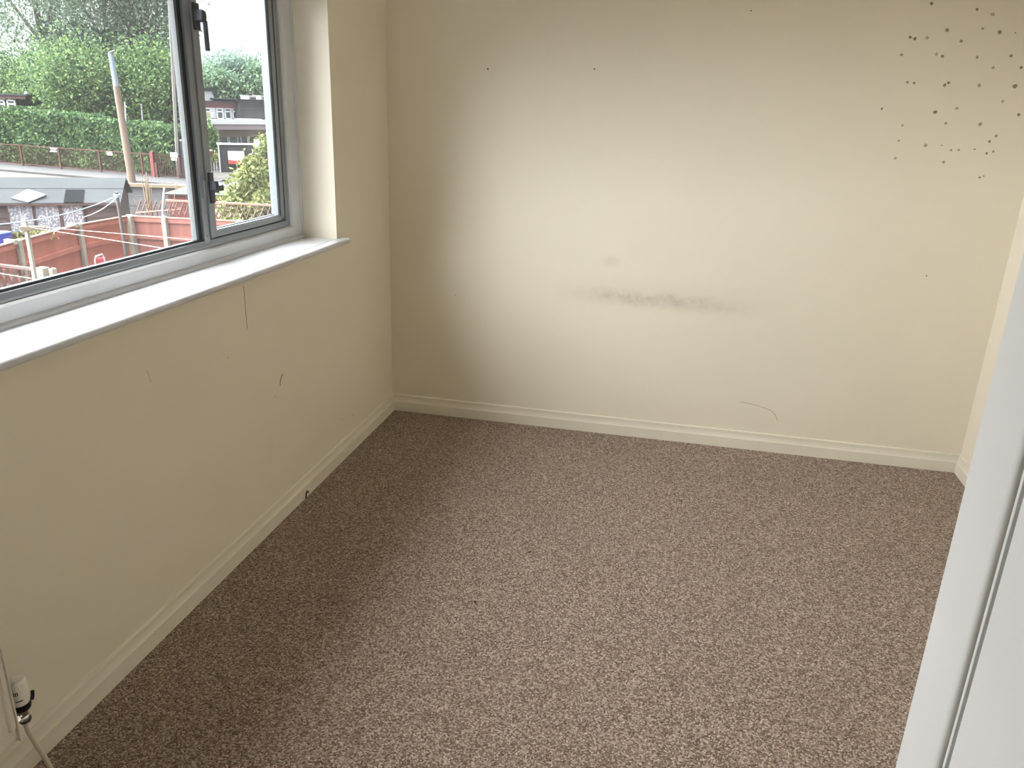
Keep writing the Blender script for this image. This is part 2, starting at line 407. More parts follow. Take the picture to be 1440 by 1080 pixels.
# handles
m = MB(); m.box(XC, XC + .010, -1.288, -1.262, 1.762, 1.842); m.prism([(-1.294, 1.790), (-1.270, 1.785), (-1.264, 1.802), (-1.268, 1.818), (-1.288, 1.822)], 'x', XC + .008, XC + .036)
m.tube([(XC + .026, -1.282, 1.803), (XC + .030, -1.278, 1.797), (XC + .034, -1.276, 1.790), (XC + .034, -1.273, 1.780)], .0062, 8)
m.tube([(XC + .034, -1.2745, 1.790), (XC + .034, -1.2735, 1.745), (XC + .034, -1.273, 1.701)], .0078, 8)
m.build('casement_handle', M['handle'], cs, smooth=True, bevel=.0015)
m = MB(); m.box(XC, XC + .009, -1.286, -1.264, 1.215, 1.318); m.prism([(-1.294, 1.262), (-1.272, 1.250), (-1.268, 1.272), (-1.272, 1.290), (-1.288, 1.292)], 'x', XC + .006, XC + .030)
m.box(XC + .018, XC + .032, -1.292, -1.244, 1.2565, 1.2755)
m.build('casement_handle', M['handle'], cs, bevel=.0015)
m = MB(); m.box(XA - .001, XA + .004, -1.320, -1.301, 1.235, 1.305); m.box(XA + .003, XA + .010, -1.316, -1.305, 1.245, 1.295)
m.build('keeper_plate', M['alu'], win, bevel=.001)
# sill board with rounded nose and horn
m = MB(); NT = .022
nose = [(0, SILL - NT), (.034, SILL - NT)] + [(.034 + .011 * math.cos(t), SILL - NT / 2 + NT / 2 * math.sin(t)) for t in [(-80 + 20 * i) * PI / 180 for i in range(9)]] + [(.034, SILL), (0, SILL)]
m.prism(nose, 'y', YL - .04, -.588); m.box(XW, .001, YL, REV, SILL - NT, SILL)
m.build('window_sill', M['sill'], win, bevel=.004, smooth=True)
for k in range(9):                               # old drips and grit on the sill paint
    px, py = [(262, 392), (243, 401), (205, 414), (293, 378), (176, 421), (300, 388), (255, 408), (345, 377), (225, 398)][k]
    P = at(px, py, z=SILL); r = random.uniform(.0015, .003)
    m = MB(); m.loft([[(P.x + r * f * 1.6 * math.cos(i), P.y + r * f * math.sin(i), SILL + d) for i in [2 * PI * j / 7 for j in range(7)]] for f, d in ((1, 0), (.6, .0009))]); m.build('paint_drip', M['putty_pale'] if k % 3 == 0 else M['sill'], win, smooth=True)

# ------------------------------------------------------------------ cupboard door at the right edge
dr = struct('door_1', (WC, -3.5, 0), 'white cupboard door in a rounded architrave')
XD = 1.6619
def arch_prof(y_out, y_in, s):
    r = [(WC + .004, y_out), (XD + .0015, y_out), (XD, y_out - s * .0015), (XD, y_in + s * .0068)]
    for i in range(1, 5):
        t = i / 4 * PI / 2; r.append((XD + .0042 * (1 - math.cos(t)), y_in + s * .0068 - s * .0068 * math.sin(t)))
    return r + [(WC + .004, y_in)]
m = MB(); m.prism(arch_prof(-3.1346, -3.2096, 1), 'z', 0, 2.10); m.prism(arch_prof(-4.066, -3.991, -1), 'z', 0, 2.10)
m.box(XD, WC + .004, -3.991, -3.2096, 2.02, 2.10)
m.build('architrave', M['door'], dr, smooth=True)
m = MB(); m.box(XD + .0040, WC + .06, -3.2142, -3.2096, 0, 2.02); m.box(XD + .003, WC + .06, -3.991, -3.984, 0, 2.02); m.box(XD + .003, WC + .06, -3.991, -3.2096, 2.012, 2.02)
m.build('door_lining', M['door'], dr, bevel=.0008)
m = MB(); m.box(XD + .0042, XD + .038, -3.980, -3.2186, .008, 2.008); m.build('door_leaf', M['door'], dr, bevel=.0012)
m = MB(); m.tube([(XD, -3.93, 1.0), (XD - .045, -3.93, 1.0)], .009, 10); m.tube([(XD - .045, -3.935, 1.0), (XD - .047, -3.83, 1.0)], .009, 10); m.build('door_handle', M['chrome'], dr, smooth=True)

# ------------------------------------------------------------------ radiator, valve
rd = thing('radiator', 'cream panel radiator under the window, at the bottom left corner', 'radiator', (.06, -3.1, .17))
RY = -2.612
m = MB(); m.box(.045, .086, -3.65, RY, .185, .62)
for k in range(28):
    y = -3.62 + k * .0365
    m.prism([(.085, y), (.085, y + .022), (.092, y + .017), (.092, y + .005)], 'z', .215, .59)
m.build('panel', M['rad'], rd, bevel=.003)
for y in (RY - .004, -3.656):
    MB().box(.034, .095, y, y + .004, .178, .628).build('side_cover', M['rad'], rd, bevel=.0015)
MB().box(.032, .096, -3.656, RY, .622, .630).build('top_grille', M['rad'], rd, bevel=.001)
for y in (-3.42, -2.86):
    MB().box(.0, .046, y, y + .03, .2, .58).build('wall_bracket', M['rad'], rd)

tv = thing('radiator_valve', 'white thermostatic valve head on chrome body at the bottom left', 'valve', (.066, -2.575, .2))
vx, vy = .066, -2.5735
TI = Matrix.Rotation(math.radians(0), 3, 'X')
m = MB(); m.lathe([(.0165, .243), (.0195, .246), (.0205, .262), (.0205, .290), (.0192, .303), (.0165, .3085), (.006, .3095)], (vx, vy, 0), 28); hd = m.build('valve_head', M['trv_white'], tv, smooth=True)
m = MB()
for k in range(22):
    a = 2 * PI * k / 22; m.box(vx + .0195 * math.cos(a) - .0011, vx + .0195 * math.cos(a) + .0011, vy + .0195 * math.sin(a) - .0011, vy + .0195 * math.sin(a) + .0011, .264, .300)
m.build('grip_ribs', M['trv_white'], hd)
view = math.atan2(CAM_P.y - vy, CAM_P.x - vx)
m = MB()
for k, h in enumerate((.008, .0095, .0085, .0095)):       # black scale marks
    a = view - .62 + k * .17; c, s_ = math.cos(a), math.sin(a); r = .0208
    fr = Frame((vx + r * c, vy + r * s_, 0), (vx + r * c - s_, vy + r * s_ + c, 0)); m.fr = fr
    m.box(-.0008, .0008, -.0008, .0008, .281 - h / 2 + .001, .281 + h / 2 + .001)
m.fr = None
m.build('scale_marks', M['black'], hd)
m = MB(); m.tube([(vx + .0207 * math.cos(view + a), vy + .0207 * math.sin(view + a), .2615) for a in (-.45, -.3, -.15, 0, .15, .3)], .0013, 6); m.build('index_line', M['black'], hd)
m = MB(); m.lathe([(.014, .226), (.0195, .229), (.0212, .236), (.0212, .2435), (.016, .245)], (vx, vy, 0), 26)
m.tube([(vx + .012, vy + .019, .238), (vx + .010, vy + .025, .244), (vx + .010, vy + .027, .256)], .0042, 8)
m.build('locking_collar', M['black'], tv, smooth=True)
m = MB(); m.lathe([(.010, .196), (.0128, .199), (.0128, .206), (.0105, .209), (.0115, .214), (.0115, .226), (.009, .227)], (vx, vy, 0), 18)
m.tube([(vx, vy, .212), (vx, vy - .046, .212)], .0085, 12); m.lathe([(.0118, -.006), (.0118, .006)], (vx, vy - .022, .212), 6, Matrix.Rotation(PI / 2, 3, 'X'))
m.build('valve_body', M['chrome'], tv, smooth=True)
m = MB(); m.lathe([(.0122, .190), (.0130, .192), (.0130, .2), (.010, .202)], (vx + .001, vy + .002, 0), 8); m.build('union_nut', M['handle'], tv)
m = MB(); e = at(58, 1080, z=0.0); m.tube([(vx, vy, .198), (vx, vy + .004, .16), (vx - .002, vy + .02, .10), (vx - .004, vy + .036, .05), (vx - .006, vy + .048, .001)], .0058, 12); m.build('feed_pipe', M['pipe'], tv, smooth=True)

#@@OUTSIDE
# ------------------------------------------------------------------ outside: ground, road, pavement
G = -2.7
M['ground'] = plain('garden_paving_dull', (.075, .07, .06), .9, .25, 1.5)
M['road'] = plain('pale_worn_asphalt', (.064, .058, .053), .9, .10, .35, bump=.2, bscale=12)
M['pave'] = plain('grey_pavement', (.052, .05, .051), .9, .12, .8)
M['kerb'] = plain('kerb_stone', (.05, .048, .046), .9, .15, 2)
M['fence_red'] = plain('red_fence_stain', (.42, .145, .105), .75, .16, 1.6, bump=.25, bscale=9, stretch=(3, 3, .35))
M['fence_old'] = plain('weathered_red_fence_stain', (.27, .105, .085), .8, .28, 2.4, bump=.25, bscale=9, stretch=(4, 4, .3))
M['cap'] = plain('sun_bleached_red_rail', (.34, .17, .135), .8, .12, 4)
M['concrete'] = plain('pale_concrete_post', (.36, .33, .27), .9, .16, 5, bump=.25, bscale=40)
M['iron'] = plain('dark_painted_iron', (.10, .085, .085), .6, .2)
M['trellis'] = plain('weathered_trellis_wood', (.19, .125, .11), .85, .2, 6)
M['line_blue'] = plain('blue_washing_line', (.30, .40, .50), .6, .05)
M['line_white'] = plain('pale_washing_line', (.30, .235, .215), .6, .05)
M['felt'] = plain('grey_roofing_felt', (.055, .060, .063), .95, .10, 1.1, spec=.1)
M['felt_dark'] = plain('dark_felt_patch', (.009, .010, .012), .95, .15, 3, spec=.05)
M['shed_wood'] = plain('dark_brown_shed_boards', (.08, .06, .057), .85, .2, 3, stretch=(.5, .5, 4))
M['shed_trim'] = plain('darkened_shed_trim', (.075, .045, .04), .8, .15)  # brown darkened to carry the shadow line under the eaves
M['sheet'] = plain('pale_plastic_sheet', (.052, .056, .063), .5, .06)
M['cane'] = plain('dry_cane', (.30, .235, .16), .8, .2, 9)
M['timber'] = plain('bare_timber', (.20, .155, .10), .85, .15, 2, stretch=(1, 1, 6))
M['slate_wall'] = plain('dark_garage_wall', (.10, .10, .105), .9, .2, 2)
M['white_pvc'] = plain('white_plastic', (.45, .455, .47), .5, .05)
M['red_metal'] = plain('red_enamel', (.40, .05, .06), .45, .08)
M['blue_bin'] = plain('blue_plastic', (.03, .10, .60), .5, .08)
M['rail_red'] = plain('maroon_rail_paint', (.085, .034, .03), .7, .2, 2, spec=.15)
M['post_red'] = plain('dark_red_post_paint', (.15, .035, .035), .6, .12, spec=.2)
M['pole_wood'] = plain('brown_pole_wood', (.20, .145, .11), .85, .15, 2, stretch=(3, 3, .3))
M['pole_blue'] = plain('pale_blue_pole_paint', (.22, .27, .33), .6, .06)
M['pole_grey'] = plain('grey_pole_wood', (.13, .12, .11), .85, .15, 2, stretch=(3, 3, .3))
def lace():
    x = N('floral_net_curtain'); v = x.n('ShaderNodeTexVoronoi', {'Vector': x.pos(), 'Scale': 22.0}); f = x.math('ADD', v.outputs['Distance'], x.math('MULTIPLY', x.noise(14, 4), .6))
    x.col(x.ramp(f, (.35, (.52, .51, .48)), (.62, (.36, .36, .37)), (.85, (.16, .175, .21)))); x.rough(.9); return x.m
M['lace'] = lace()

tag(MB().box(-120, -.30, -40, 130, G - .3, G).build('ground', M['ground']), 'dull paved ground behind the house', kind='structure')
# railing line and everything that runs along it
RA = at(0, 232, z=G); RB = at(240, 252, z=G)
FR = Frame(RA, RB)                               # u along the railing, v towards the house
LR = (RB - RA).length; 
m = MB(FR); m.box(-40, 60, 2.9, 28.0, G, G + .02); tag(m.build('road', M['road']), 'pale worn road between the gardens and the railing', kind='structure')
m = MB(FR); m.box(-40, 60, -2.0, 2.7, G, G + .06); tag(m.build('pavement', M['pave']), 'grey pavement in front of the maroon railing', kind='structure')
kb = struct('trim_2', FR((0, 2.8, G)), 'kerb of the pavement')
k0 = MB(FR).box(-30, -29.02, 2.7, 2.92, G, G + .13).build('kerb_stone', M['kerb'], kb)
for i in range(1, 60):
    o = k0.copy(); COL.objects.link(o); o.parent = kb; o.location = FR.u * (i * 1.0)

def leaves_in(fr, u0, u1, v0, v1, w0, w1, n, seed, lump=.45):
    """points on the lumpy skin of a hedge block (front, top and ends) plus some inside"""
    rng = np.random.default_rng(seed)
    u = rng.uniform(u0, u1, n); w_ = rng.uniform(w0, w1, n); v = np.empty(n)
    k = rng.uniform(0, 1, n); top = k > .62
    v[:] = v1 - np.abs(rng.normal(0, .28, n)); v[top] = rng.uniform(v0, v1, top.sum()); w_[top] = w1 - np.abs(rng.normal(0, .22, top.sum()))
    bump = lump * (np.sin(u * 1.3 + 2 * np.sin(w_ * 1.1)) * .5 + np.sin(u * 3.1 + w_ * 2.3) * .35 + np.sin(u * .55) * .4)
    v += bump * .8; w_ += np.where(top, bump * .9, 0)
    O = np.array(fr.O); return O[None] + u[:, None] * np.array(fr.u) + v[:, None] * np.array(fr.n) + np.stack([0 * w_, 0 * w_, w_ - O[2]], 1)
def crown(c, rad, n, seed, clumps=40, spread=.28, shell=.75):
    rng = np.random.default_rng(seed); c = np.array(c); rad = np.array(rad)
    d = rng.normal(size=(clumps, 3)); d /= np.linalg.norm(d, axis=1)[:, None]
    cc = d * (rng.uniform(shell ** 3, 1, clumps) ** (1 / 3))[:, None]
    P = cc[rng.integers(0, clumps, n)] + rng.normal(size=(n, 3)) * spread
    return c + P * rad

M['lf_hedge'] = leafy('hedge_leaves', (.022, .05, .024), (.085, .16, .068), (.20, .30, .115))
M['lf_shrub'] = leafy('shrub_leaves', (.024, .052, .026), (.105, .185, .075), (.25, .345, .12))
M['lf_birch'] = leafy('airy_tree_leaves', (.06, .09, .068), (.14, .19, .135), (.24, .30, .20))
M['lf_dark'] = leafy('dark_tree_leaves', (.012, .022, .015), (.035, .06, .036), (.085, .13, .065))
M['lf_far'] = leafy('hazed_far_leaves', (.085, .15, .095), (.145, .225, .145), (.22, .30, .185))  # distance haze mixed into the leaf greens, so they are paler
M['lf_far2'] = leafy('hazed_bluish_leaves', (.10, .16, .135), (.155, .225, .185), (.215, .29, .225))  # same, with the haze put in as a bluish tint
M['lf_var'] = leafy('variegated_leaves', (.05, .075, .02), (.19, .22, .075), (.46, .46, .22), .3)
M['bark'] = plain('grey_bark', (.12, .10, .085), .9, .25, 3)
def far_tree(label, base, c, rad, n, seed, mat, size, name='leafy_tree', trunk=.3, clumps=60, spread=.25, droop=0, group=None, shell=.55, limbs=5, cat='tree'):
    t = thing(name, label, cat, (base[0], base[1], G), group)
    rng = random.Random(seed); cz = c[2] - rad[2] * .2
    m = MB(); b = Vector((base[0], base[1], G)); cc = Vector(c)
    m.tube([b, b.lerp(Vector((c[0], c[1], cz)), .5) + Vector((.15, .1, 0)), (c[0], c[1], cz), (c[0], c[1], c[2] + rad[2] * .5)], trunk, 8, trunk * .3)
    m.build('trunk', M['bark'], t, smooth=True)
    for k in range(limbs):
        a = k * 2 * PI / max(1, limbs) + rng.uniform(-.3, .3); q = Vector((c[0], c[1], cz)); e = q + Vector((math.cos(a) * rad[0] * .75, math.sin(a) * rad[1] * .75, rad[2] * rng.uniform(.1, .7)))
        MB().tube([b.lerp(q, .75), q.lerp(e, .5) + Vector((0, 0, .3)), e], trunk * .45, 6, trunk * .12).build('branch', M['bark'], t, smooth=True)
    cloud('foliage', crown(c, rad, n, seed, clumps, spread, shell), None, size, mat, t, .6, droop, seed)
    return t
def pr(px, py, r): return at(px, py, r=r)

# hedge behind the railing in three growths
u_a = FR.pix(-40, 200, -1.2)[0]; u_b = FR.pix(255, 200, -1.2)[0]
wt = lambda px, py: FR.pix(px, py, -1.2)[1]
for k, (p0, p1, ptop, lab) in enumerate(((-45, 78, 158, 'clipped green laurel hedge behind the left railing bays'), (70, 172, 166, 'brighter green hedge behind the railing, left of the leaning brown pole'), (164, 252, 178, 'dark green hedge between the leaning pole and the grey pole'))):
    ua, ub = FR.pix(p0, 200, -1.2)[0], FR.pix(p1, 200, -1.2)[0]; top = wt((p0 + p1) / 2, ptop)
    t = thing('hedge', lab, 'hedge', FR(((ua + ub) / 2, -1.6, G)))
    cloud('foliage', leaves_in(FR, ua, ub, -3.0, -.75, G + .15, top, 15000, 20 + k), None, .24, M['lf_hedge'], t, .62, .2, 30 + k)
    for q in range(int((ub - ua) / 1.6)):
        MB(FR).tube([(ua + .8 + q * 1.6, -1.8, G), (ua + .9 + q * 1.6, -1.7, (G + top) / 2), (ua + .6 + q * 1.6, -1.6, top - .5)], .06, 6, .02).build('stem', M['bark'], t)

# shrubs and trees above the hedge
def shrub(px, py, r, rx, rz, n, seed, mat, lab, size=.22, name='shrub', **kw):
    c = pr(px, py, r); far_tree(lab, (c.x, c.y), c, (rx, rx, rz), n, seed, mat, size, name=name, trunk=.10, limbs=3, cat='shrub', **kw)
shrub(15, 114, 76, 2.9, 2.1, 9000, 41, M['lf_shrub'], 'rounded pale green bush above the hedge at the left edge of the window', shell=.3)
shrub(86, 124, 69, 2.8, 2.6, 11000, 42, M['lf_shrub'], 'bushy green elder rising behind the hedge, second bush from the left', shell=.3)
shrub(112, 128, 64, 2.5, 2.7, 11000, 43, M['lf_shrub'], 'yellowish green elder with drooping sprays just left of the leaning pole', droop=.4, shell=.3)
shrub(158, 138, 65, 2.4, 2.7, 9500, 44, M['lf_dark'], 'darker green bush right behind the leaning pole', shell=.3)
shrub(198, 128, 63, 2.3, 3.0, 12000, 45, M['lf_shrub'], 'tall yellow green bush between the leaning pole and the grey pole', shell=.3)
shrub(236, 140, 64, 1.7, 3.2, 9000, 46, M['lf_shrub'], 'narrow green bush behind the tall grey pole', shell=.3)
c = pr(48, -12, 82); far_tree('tall airy grey-green tree with sky showing through, left of the window', (c.x, c.y), c, (6.6, 6.6, 6.0), 9000, 51, M['lf_birch'], .24, clumps=60, spread=.13, droop=.8, trunk=.35)
c = pr(142, -10, 80); far_tree('tall airy tree with drooping twigs behind the leaning pole', (c.x, c.y), c, (5.2, 5.2, 6.4), 15000, 52, M['lf_birch'], .25, clumps=75, spread=.16, droop=.9, trunk=.33)
c = pr(205, 15, 78); far_tree('tall fine-leaved tree behind the grey pole', (c.x, c.y), c, (3.3, 3.3, 7.5), 17000, 53, M['lf_birch'], .25, clumps=75, spread=.18, droop=.9, trunk=.3)
c = pr(112, 66, 73); far_tree('dark branchy tree in the gap above the elder bushes', (c.x, c.y), c, (3.0, 3.0, 1.7), 2600, 54, M['lf_dark'], .28, clumps=60, spread=.24, droop=.3, trunk=.25)
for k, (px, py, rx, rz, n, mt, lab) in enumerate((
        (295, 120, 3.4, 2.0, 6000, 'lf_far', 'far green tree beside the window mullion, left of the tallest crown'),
        (329, 111, 3.0, 2.7, 7000, 'lf_far2', 'tallest far tree with round haze-tinted bluish green crown above the school'),
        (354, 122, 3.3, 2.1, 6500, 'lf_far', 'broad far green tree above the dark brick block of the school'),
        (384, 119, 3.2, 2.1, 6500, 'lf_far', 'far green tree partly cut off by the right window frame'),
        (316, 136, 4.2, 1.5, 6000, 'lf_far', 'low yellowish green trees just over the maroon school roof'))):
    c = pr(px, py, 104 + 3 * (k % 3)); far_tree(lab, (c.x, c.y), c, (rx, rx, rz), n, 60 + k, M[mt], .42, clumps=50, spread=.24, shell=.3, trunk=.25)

# ------------------------------------------------------------------ railing with posts, balusters and notices
rl = thing('street_railing', 'long maroon metal railing in front of the hedge', 'railing', FR((LR * .3, 0, G)))
pu = [FR.pix(x, 222)[0] for x in (-70, -22, 31, 87, 140)]; 
step = (pu[4] - pu[2]) / 2; pu = [pu[2] + step * k for k in range(-2, 5)]
RZ = FR.pix(100, 208.5)[1]; 
def rail_bay(u0, u1, owner):
    m = MB(FR); m.box(u0, u1, -.02, .02, RZ - .05, RZ); m.build('top_rail', M['rail_red'], owner)
    m = MB(FR); m.box(u0, u1, -.015, .015, G + .16, G + .20); m.build('bottom_rail', M['rail_red'], owner)
    global bal
    n = max(2, int((u1 - u0) / .155))
    for k in range(1, n):
        u = u0 + (u1 - u0) * k / n; p = FR((u, 0, G + .18))
        if bal is None:
            bal = MB().box(p.x - .009, p.x + .009, p.y - .009, p.y + .009, G + .18, RZ - .03).build('baluster', M['rail_red'], owner, loc=tuple(p - wl(owner)))
        else:
            o = bpy.data.objects.new('baluster', bal.data); COL.objects.link(o); o.parent = owner; o.location = p - wl(owner)
bal = None
for k in range(len(pu) - 1): rail_bay(pu[k], pu[k + 1], rl)
for u in pu:
    m = MB(FR); m.box(u - .045, u + .045, -.04, .04, G, RZ + .03); m.build('post', M['rail_red'], rl)
# second railing by the grey pole
u0, u1 = FR.pix(214, 225)[0], FR.pix(292, 225)[0]
r2 = thing('street_railing', 'short maroon railing run with a stout end post beside the grey pole', 'railing', FR((u0, 0, G)))
rail_bay(u0, u1, r2)
m = MB(FR); m.box(u0 - .07, u0 + .15, -.08, .08, G, RZ + .12); m.build('end_post', M['post_red'], r2)
m = MB(FR); m.box(u0 + .18, u0 + .34, -.06, .06, G, G + .85); m.build('stub_post', M['rail_red'], r2)
for u in (u0 + (u1 - u0) * .6, u1):
    MB(FR).box(u - .04, u + .04, -.04, .04, G, RZ + .02).build('post', M['rail_red'], r2)
def plate(name, px0, py0, px1, py1, mat, v=.07):
    a, t_ = FR.pix(px0, py0, v); b, bt = FR.pix(px1, py1, v)
    return (a, b, bt, t_)
n1 = thing('notice', 'white notice split by a dark stripe on the railing, left of the leaning pole', 'sign', FR((FR.pix(75, 212, .07)[0], .07, G + .9)))
for (y0, y1) in ((207.6, 209.6), (212.2, 214.0)):
    a, b, c_, d_ = plate('', 70, y0, 80, y1, None); MB(FR).box(a, b, .05, .07, d_, c_).build('white_board', M['white_pvc'], n1)
a, b, c_, d_ = plate('', 70.5, 209, 79.5, 213, None); MB(FR).box(a, b, .04, .055, d_, c_).build('dark_stripe', M['iron'], n1)
n2 = thing('notice', 'small white notice with a dark picture on the railing beside the leaning pole', 'sign', FR((FR.pix(154, 216, .07)[0], .07, G + .9)))
a, b, c_, d_ = plate('', 149.5, 213, 158, 218.6, None); MB(FR).box(a, b, .04, .06, c_, d_).build('board', M['white_pvc'], n2)
a, b, c_, d_ = plate('', 152, 214.6, 156, 216.8, None); m = MB(FR); m.prism([(a, c_), (b, c_), (b, (c_ + d_) / 2), ((a + b) / 2, d_), (a, (c_ + d_) / 2)], 'y', .06, .066); m.build('picture', M['iron'], n2)
n3 = thing('notice', 'white notice with pink print on the railing by the grey pole', 'sign', FR((FR.pix(244, 218, .12)[0], .12, G + .9)))
M['pink'] = plain('faded_pink_print', (.70, .42, .45), .7, .05)
a, b, c_, d_ = plate('', 239, 214, 249.5, 221.8, None, .12); MB(FR).box(a, b, .10, .12, c_, d_).build('board', M['white_pvc'], n3)
MB(FR).box(a + .05, b - .05, .12, .126, c_ - .05, c_ - .16).build('print', M['pink'], n3)

# ------------------------------------------------------------------ poles
b0 = at(186, 256, r=46.0); b0.z = G; t0 = pr(155.5, 75, 46); mid = pr(163.5, 121, 46)
pl = thing('leaning_pole', 'leaning brown wooden pole with a pale blue upper length', 'pole', (b0.x, b0.y, G))
MB().tube([b0, mid], .19, 14, .15).build('lower_pole', M['pole_wood'], pl, smooth=True)
m = MB(); m.tube([mid - (mid - b0) * .02, t0], .135, 14, .115); m.build('upper_pole', M['pole_blue'], pl, smooth=True)
m = MB(); d = FR.u; m.tube([t0 - d * .08, t0 + d * .06 + Vector((0, 0, .06)), t0 + d * .35 + Vector((0, 0, .12))], .07, 8, .05); m.build('lamp_bracket', M['iron'], pl, smooth=True)
b1 = at(247.5, 238, z=G); b1 = FR((FR.pix(248.5, 225, -.45)[0], -.45, G + .06)); t1 = pr(236, -40, 49.5)
pg = thing('utility_pole', 'tall grey utility pole at the end of the hedge beside the window mullion', 'pole', (b1.x, b1.y, G))
MB().tube([b1 - Vector((0, 0, .06)), t1], .105, 12, .085).build('pole', M['pole_grey'], pg, smooth=True)
m = MB(); o_ = FR.u * .14 + FR.n * .05; m.tube([b1 + o_, b1.lerp(t1, .45) + o_ * .9, t1 + o_ * .7], .035, 8); m.build('cable_cover', M['pole_grey'], pg, smooth=True)
for k, (x, y0, y1) in enumerate(((175.5, 143, 172), (199, 146, 170))):
    p, q = pr(x + 1, y1 + 22, 61), pr(x, y0, 61); b = Vector((p.x, p.y, G))
    tag(MB().tube([b, q], .05, 8).build('marker_post', M['white_pvc'], loc=tuple(b)), ['thin white post standing in the bushes, nearer to the leaning pole', 'thin white post standing in the bushes, nearer to the grey pole'][k], 'post')

# ------------------------------------------------------------------ garden fence at the end of the garden
def post(P, h, name, parent, wdt=.042, cap=True):
    m = MB(); m.loft([[(P.x + sx * wdt * k, P.y + sy * wdt * k, z) for sx, sy in ((-1, -1), (1, -1), (1, 1), (-1, 1))] for z, k in ((G, 1), (G + h - .03, 1), (G + h, .55))])
    return m.build(name, M['concrete'], parent, bevel=.006)
def panel(A, B, z0, z1, mat, parent, boards=12):
    f = Frame((A.x, A.y, 0), (B.x, B.y, 0)); L = math.hypot(B.x - A.x, B.y - A.y)
    m = MB(f)
    for k in range(boards):
        u0, u1 = L * k / boards, L * (k + 1) / boards
        m.prism([(u0, -.006), (u1 + .008, -.012), (u1 + .008, .004), (u0, .016)], 'z', z0, z1) if False else m.add([(u0, -.004, z0), (u1, -.010, z0), (u1, .002, z0), (u0, .012, z0), (u0, -.004, z1), (u1, -.010, z1), (u1, .002, z1), (u0, .012, z1)], [(3, 2, 1, 0), (4, 5, 6, 7), (0, 1, 5, 4), (1, 2, 6, 5), (2, 3, 7, 6), (3, 0, 4, 7)])
    o = tag(m.build('fence_panel', mat, parent), kind=None)
    for zc, hh in ((z1 - .055, .085), (z1 - .43, .09), (z1 - .86, .09), (z0 + .12, .10)):
        MB(f).box(.0, L, .010, .045, zc - hh / 2, zc + hh / 2).build('rail', mat, o)
    MB(f).box(0, L, -.03, .05, z1, z1 + .028).build('capping', M['cap'], o)
    return o
FT = -.90
pB = [at(22, 338, z=FT), at(108, 315, z=FT), at(181, 302.5, z=FT)]
d = (pB[1] - pB[0]); pB = [pB[0] - d * 1.02, pB[0] - d * 0.0] + pB[1:]
pB[1] = at(22, 338, z=FT)
gf = thing('garden_fence', 'bright red panel fence with concrete posts across the end of the garden', 'fence', (pB[2].x, pB[2].y, G))
FTX = FT
for k in range(len(pB) - 1):
    panel(pB[k], pB[k + 1], G + .18, FT - .03, M['fence_red'], gf, 1)
for P in pB[:3]: post(P + Vector((.06, 0, 0)), FT - G + .03, 'post', gf)
tall = pB[3]; post(tall + Vector((.05, -.05, 0)), FT - G + .02, 'corner_post', gf, .075)
for P in pB[1:3]: MB().box(P.x - .12, P.x + .10, P.y - .14, P.y - .05, FT - .06, FT + .03).build('post_block', M['concrete'], gf, bevel=.01)
# side fence towards the house, weathered red
pS = [tall, at(233, 305, z=FT), at(290, 309, z=FT), at(352, 312.5, z=FT)]
ds = (pS[1] - pS[0]); pS = [pS[0], pS[1], pS[1] + ds, pS[1] + ds * 2, pS[1] + ds * 3]
sf = thing('side_fence', 'weathered red side fence with lattice topping running towards the house', 'fence', (pS[1].x, pS[1].y, G))
for k in range(4): panel(pS[k], pS[k + 1], G + .18, FT - .03, M['fence_old'], sf, 10)
for P in pS[1:]: post(P + Vector((0, -.05, 0)), FT - G + .03, 'post', sf, .05)
def lattice(A, B, z0, z1, parent, n, th=.012, frame=True, lean=0):
    f = Frame((A.x, A.y, 0), (B.x, B.y, 0)); L = math.hypot(B.x - A.x, B.y - A.y); h = z1 - z0
    tr = bpy.data.objects.new('trellis', None); COL.objects.link(tr); tr.parent = parent; tr.location = f((L / 2, 0, z0)) - wl(parent)
    s = L / n
    for k in range(-1, n + 1):
        for sg in (1, -1):
            ua, ub = (k + .5) * s - sg * h * .24, (k + .5) * s + sg * h * .24
            if ub < -.05 or ub > L + .05 or ua < -.05 or ua > L + .05: continue
            MB(f).tube([(ua, .01 * sg + lean, z0), (ub, .01 * sg + lean, z1)], th, 4).build('slat', M['trellis'], tr)
    if frame:
        MB(f).box(0, L, -.02, .025, z1, z1 + .04).build('top_rail', M['cap'], tr)
    return tr
lattice(pS[1] + Vector((.05, 0, 0)), pS[2], FT + .05, FT + .34, sf, 6)
lattice(pS[2], pS[3], FT + .05, FT + .34, sf, 6); lattice(pS[3], pS[4], FT + .05, FT + .34, sf, 6)
ts = thing('broken_trellis', 'ragged grey lattice panel leaning on the fence corner beside the canes', 'trellis', (tall.x + .5, tall.y + .12, FT))
lattice(pS[0] + Vector((.1, .14, 0)), pS[1] + Vector((-.05, .14, 0)), FT - .02, FT + .33, ts, 6, .013, False)
MB(Frame(pS[0] + Vector((.1, .12, 0)), pS[1] + Vector((0, .12, 0)))).tube([(0, 0, FT + .04), (.5, .0, FT + .10), (1.1, 0, FT + .17), (ds.length, 0, FT + .24)], .02, 6).build('bent_rail', M['cap'], ts, smooth=True)

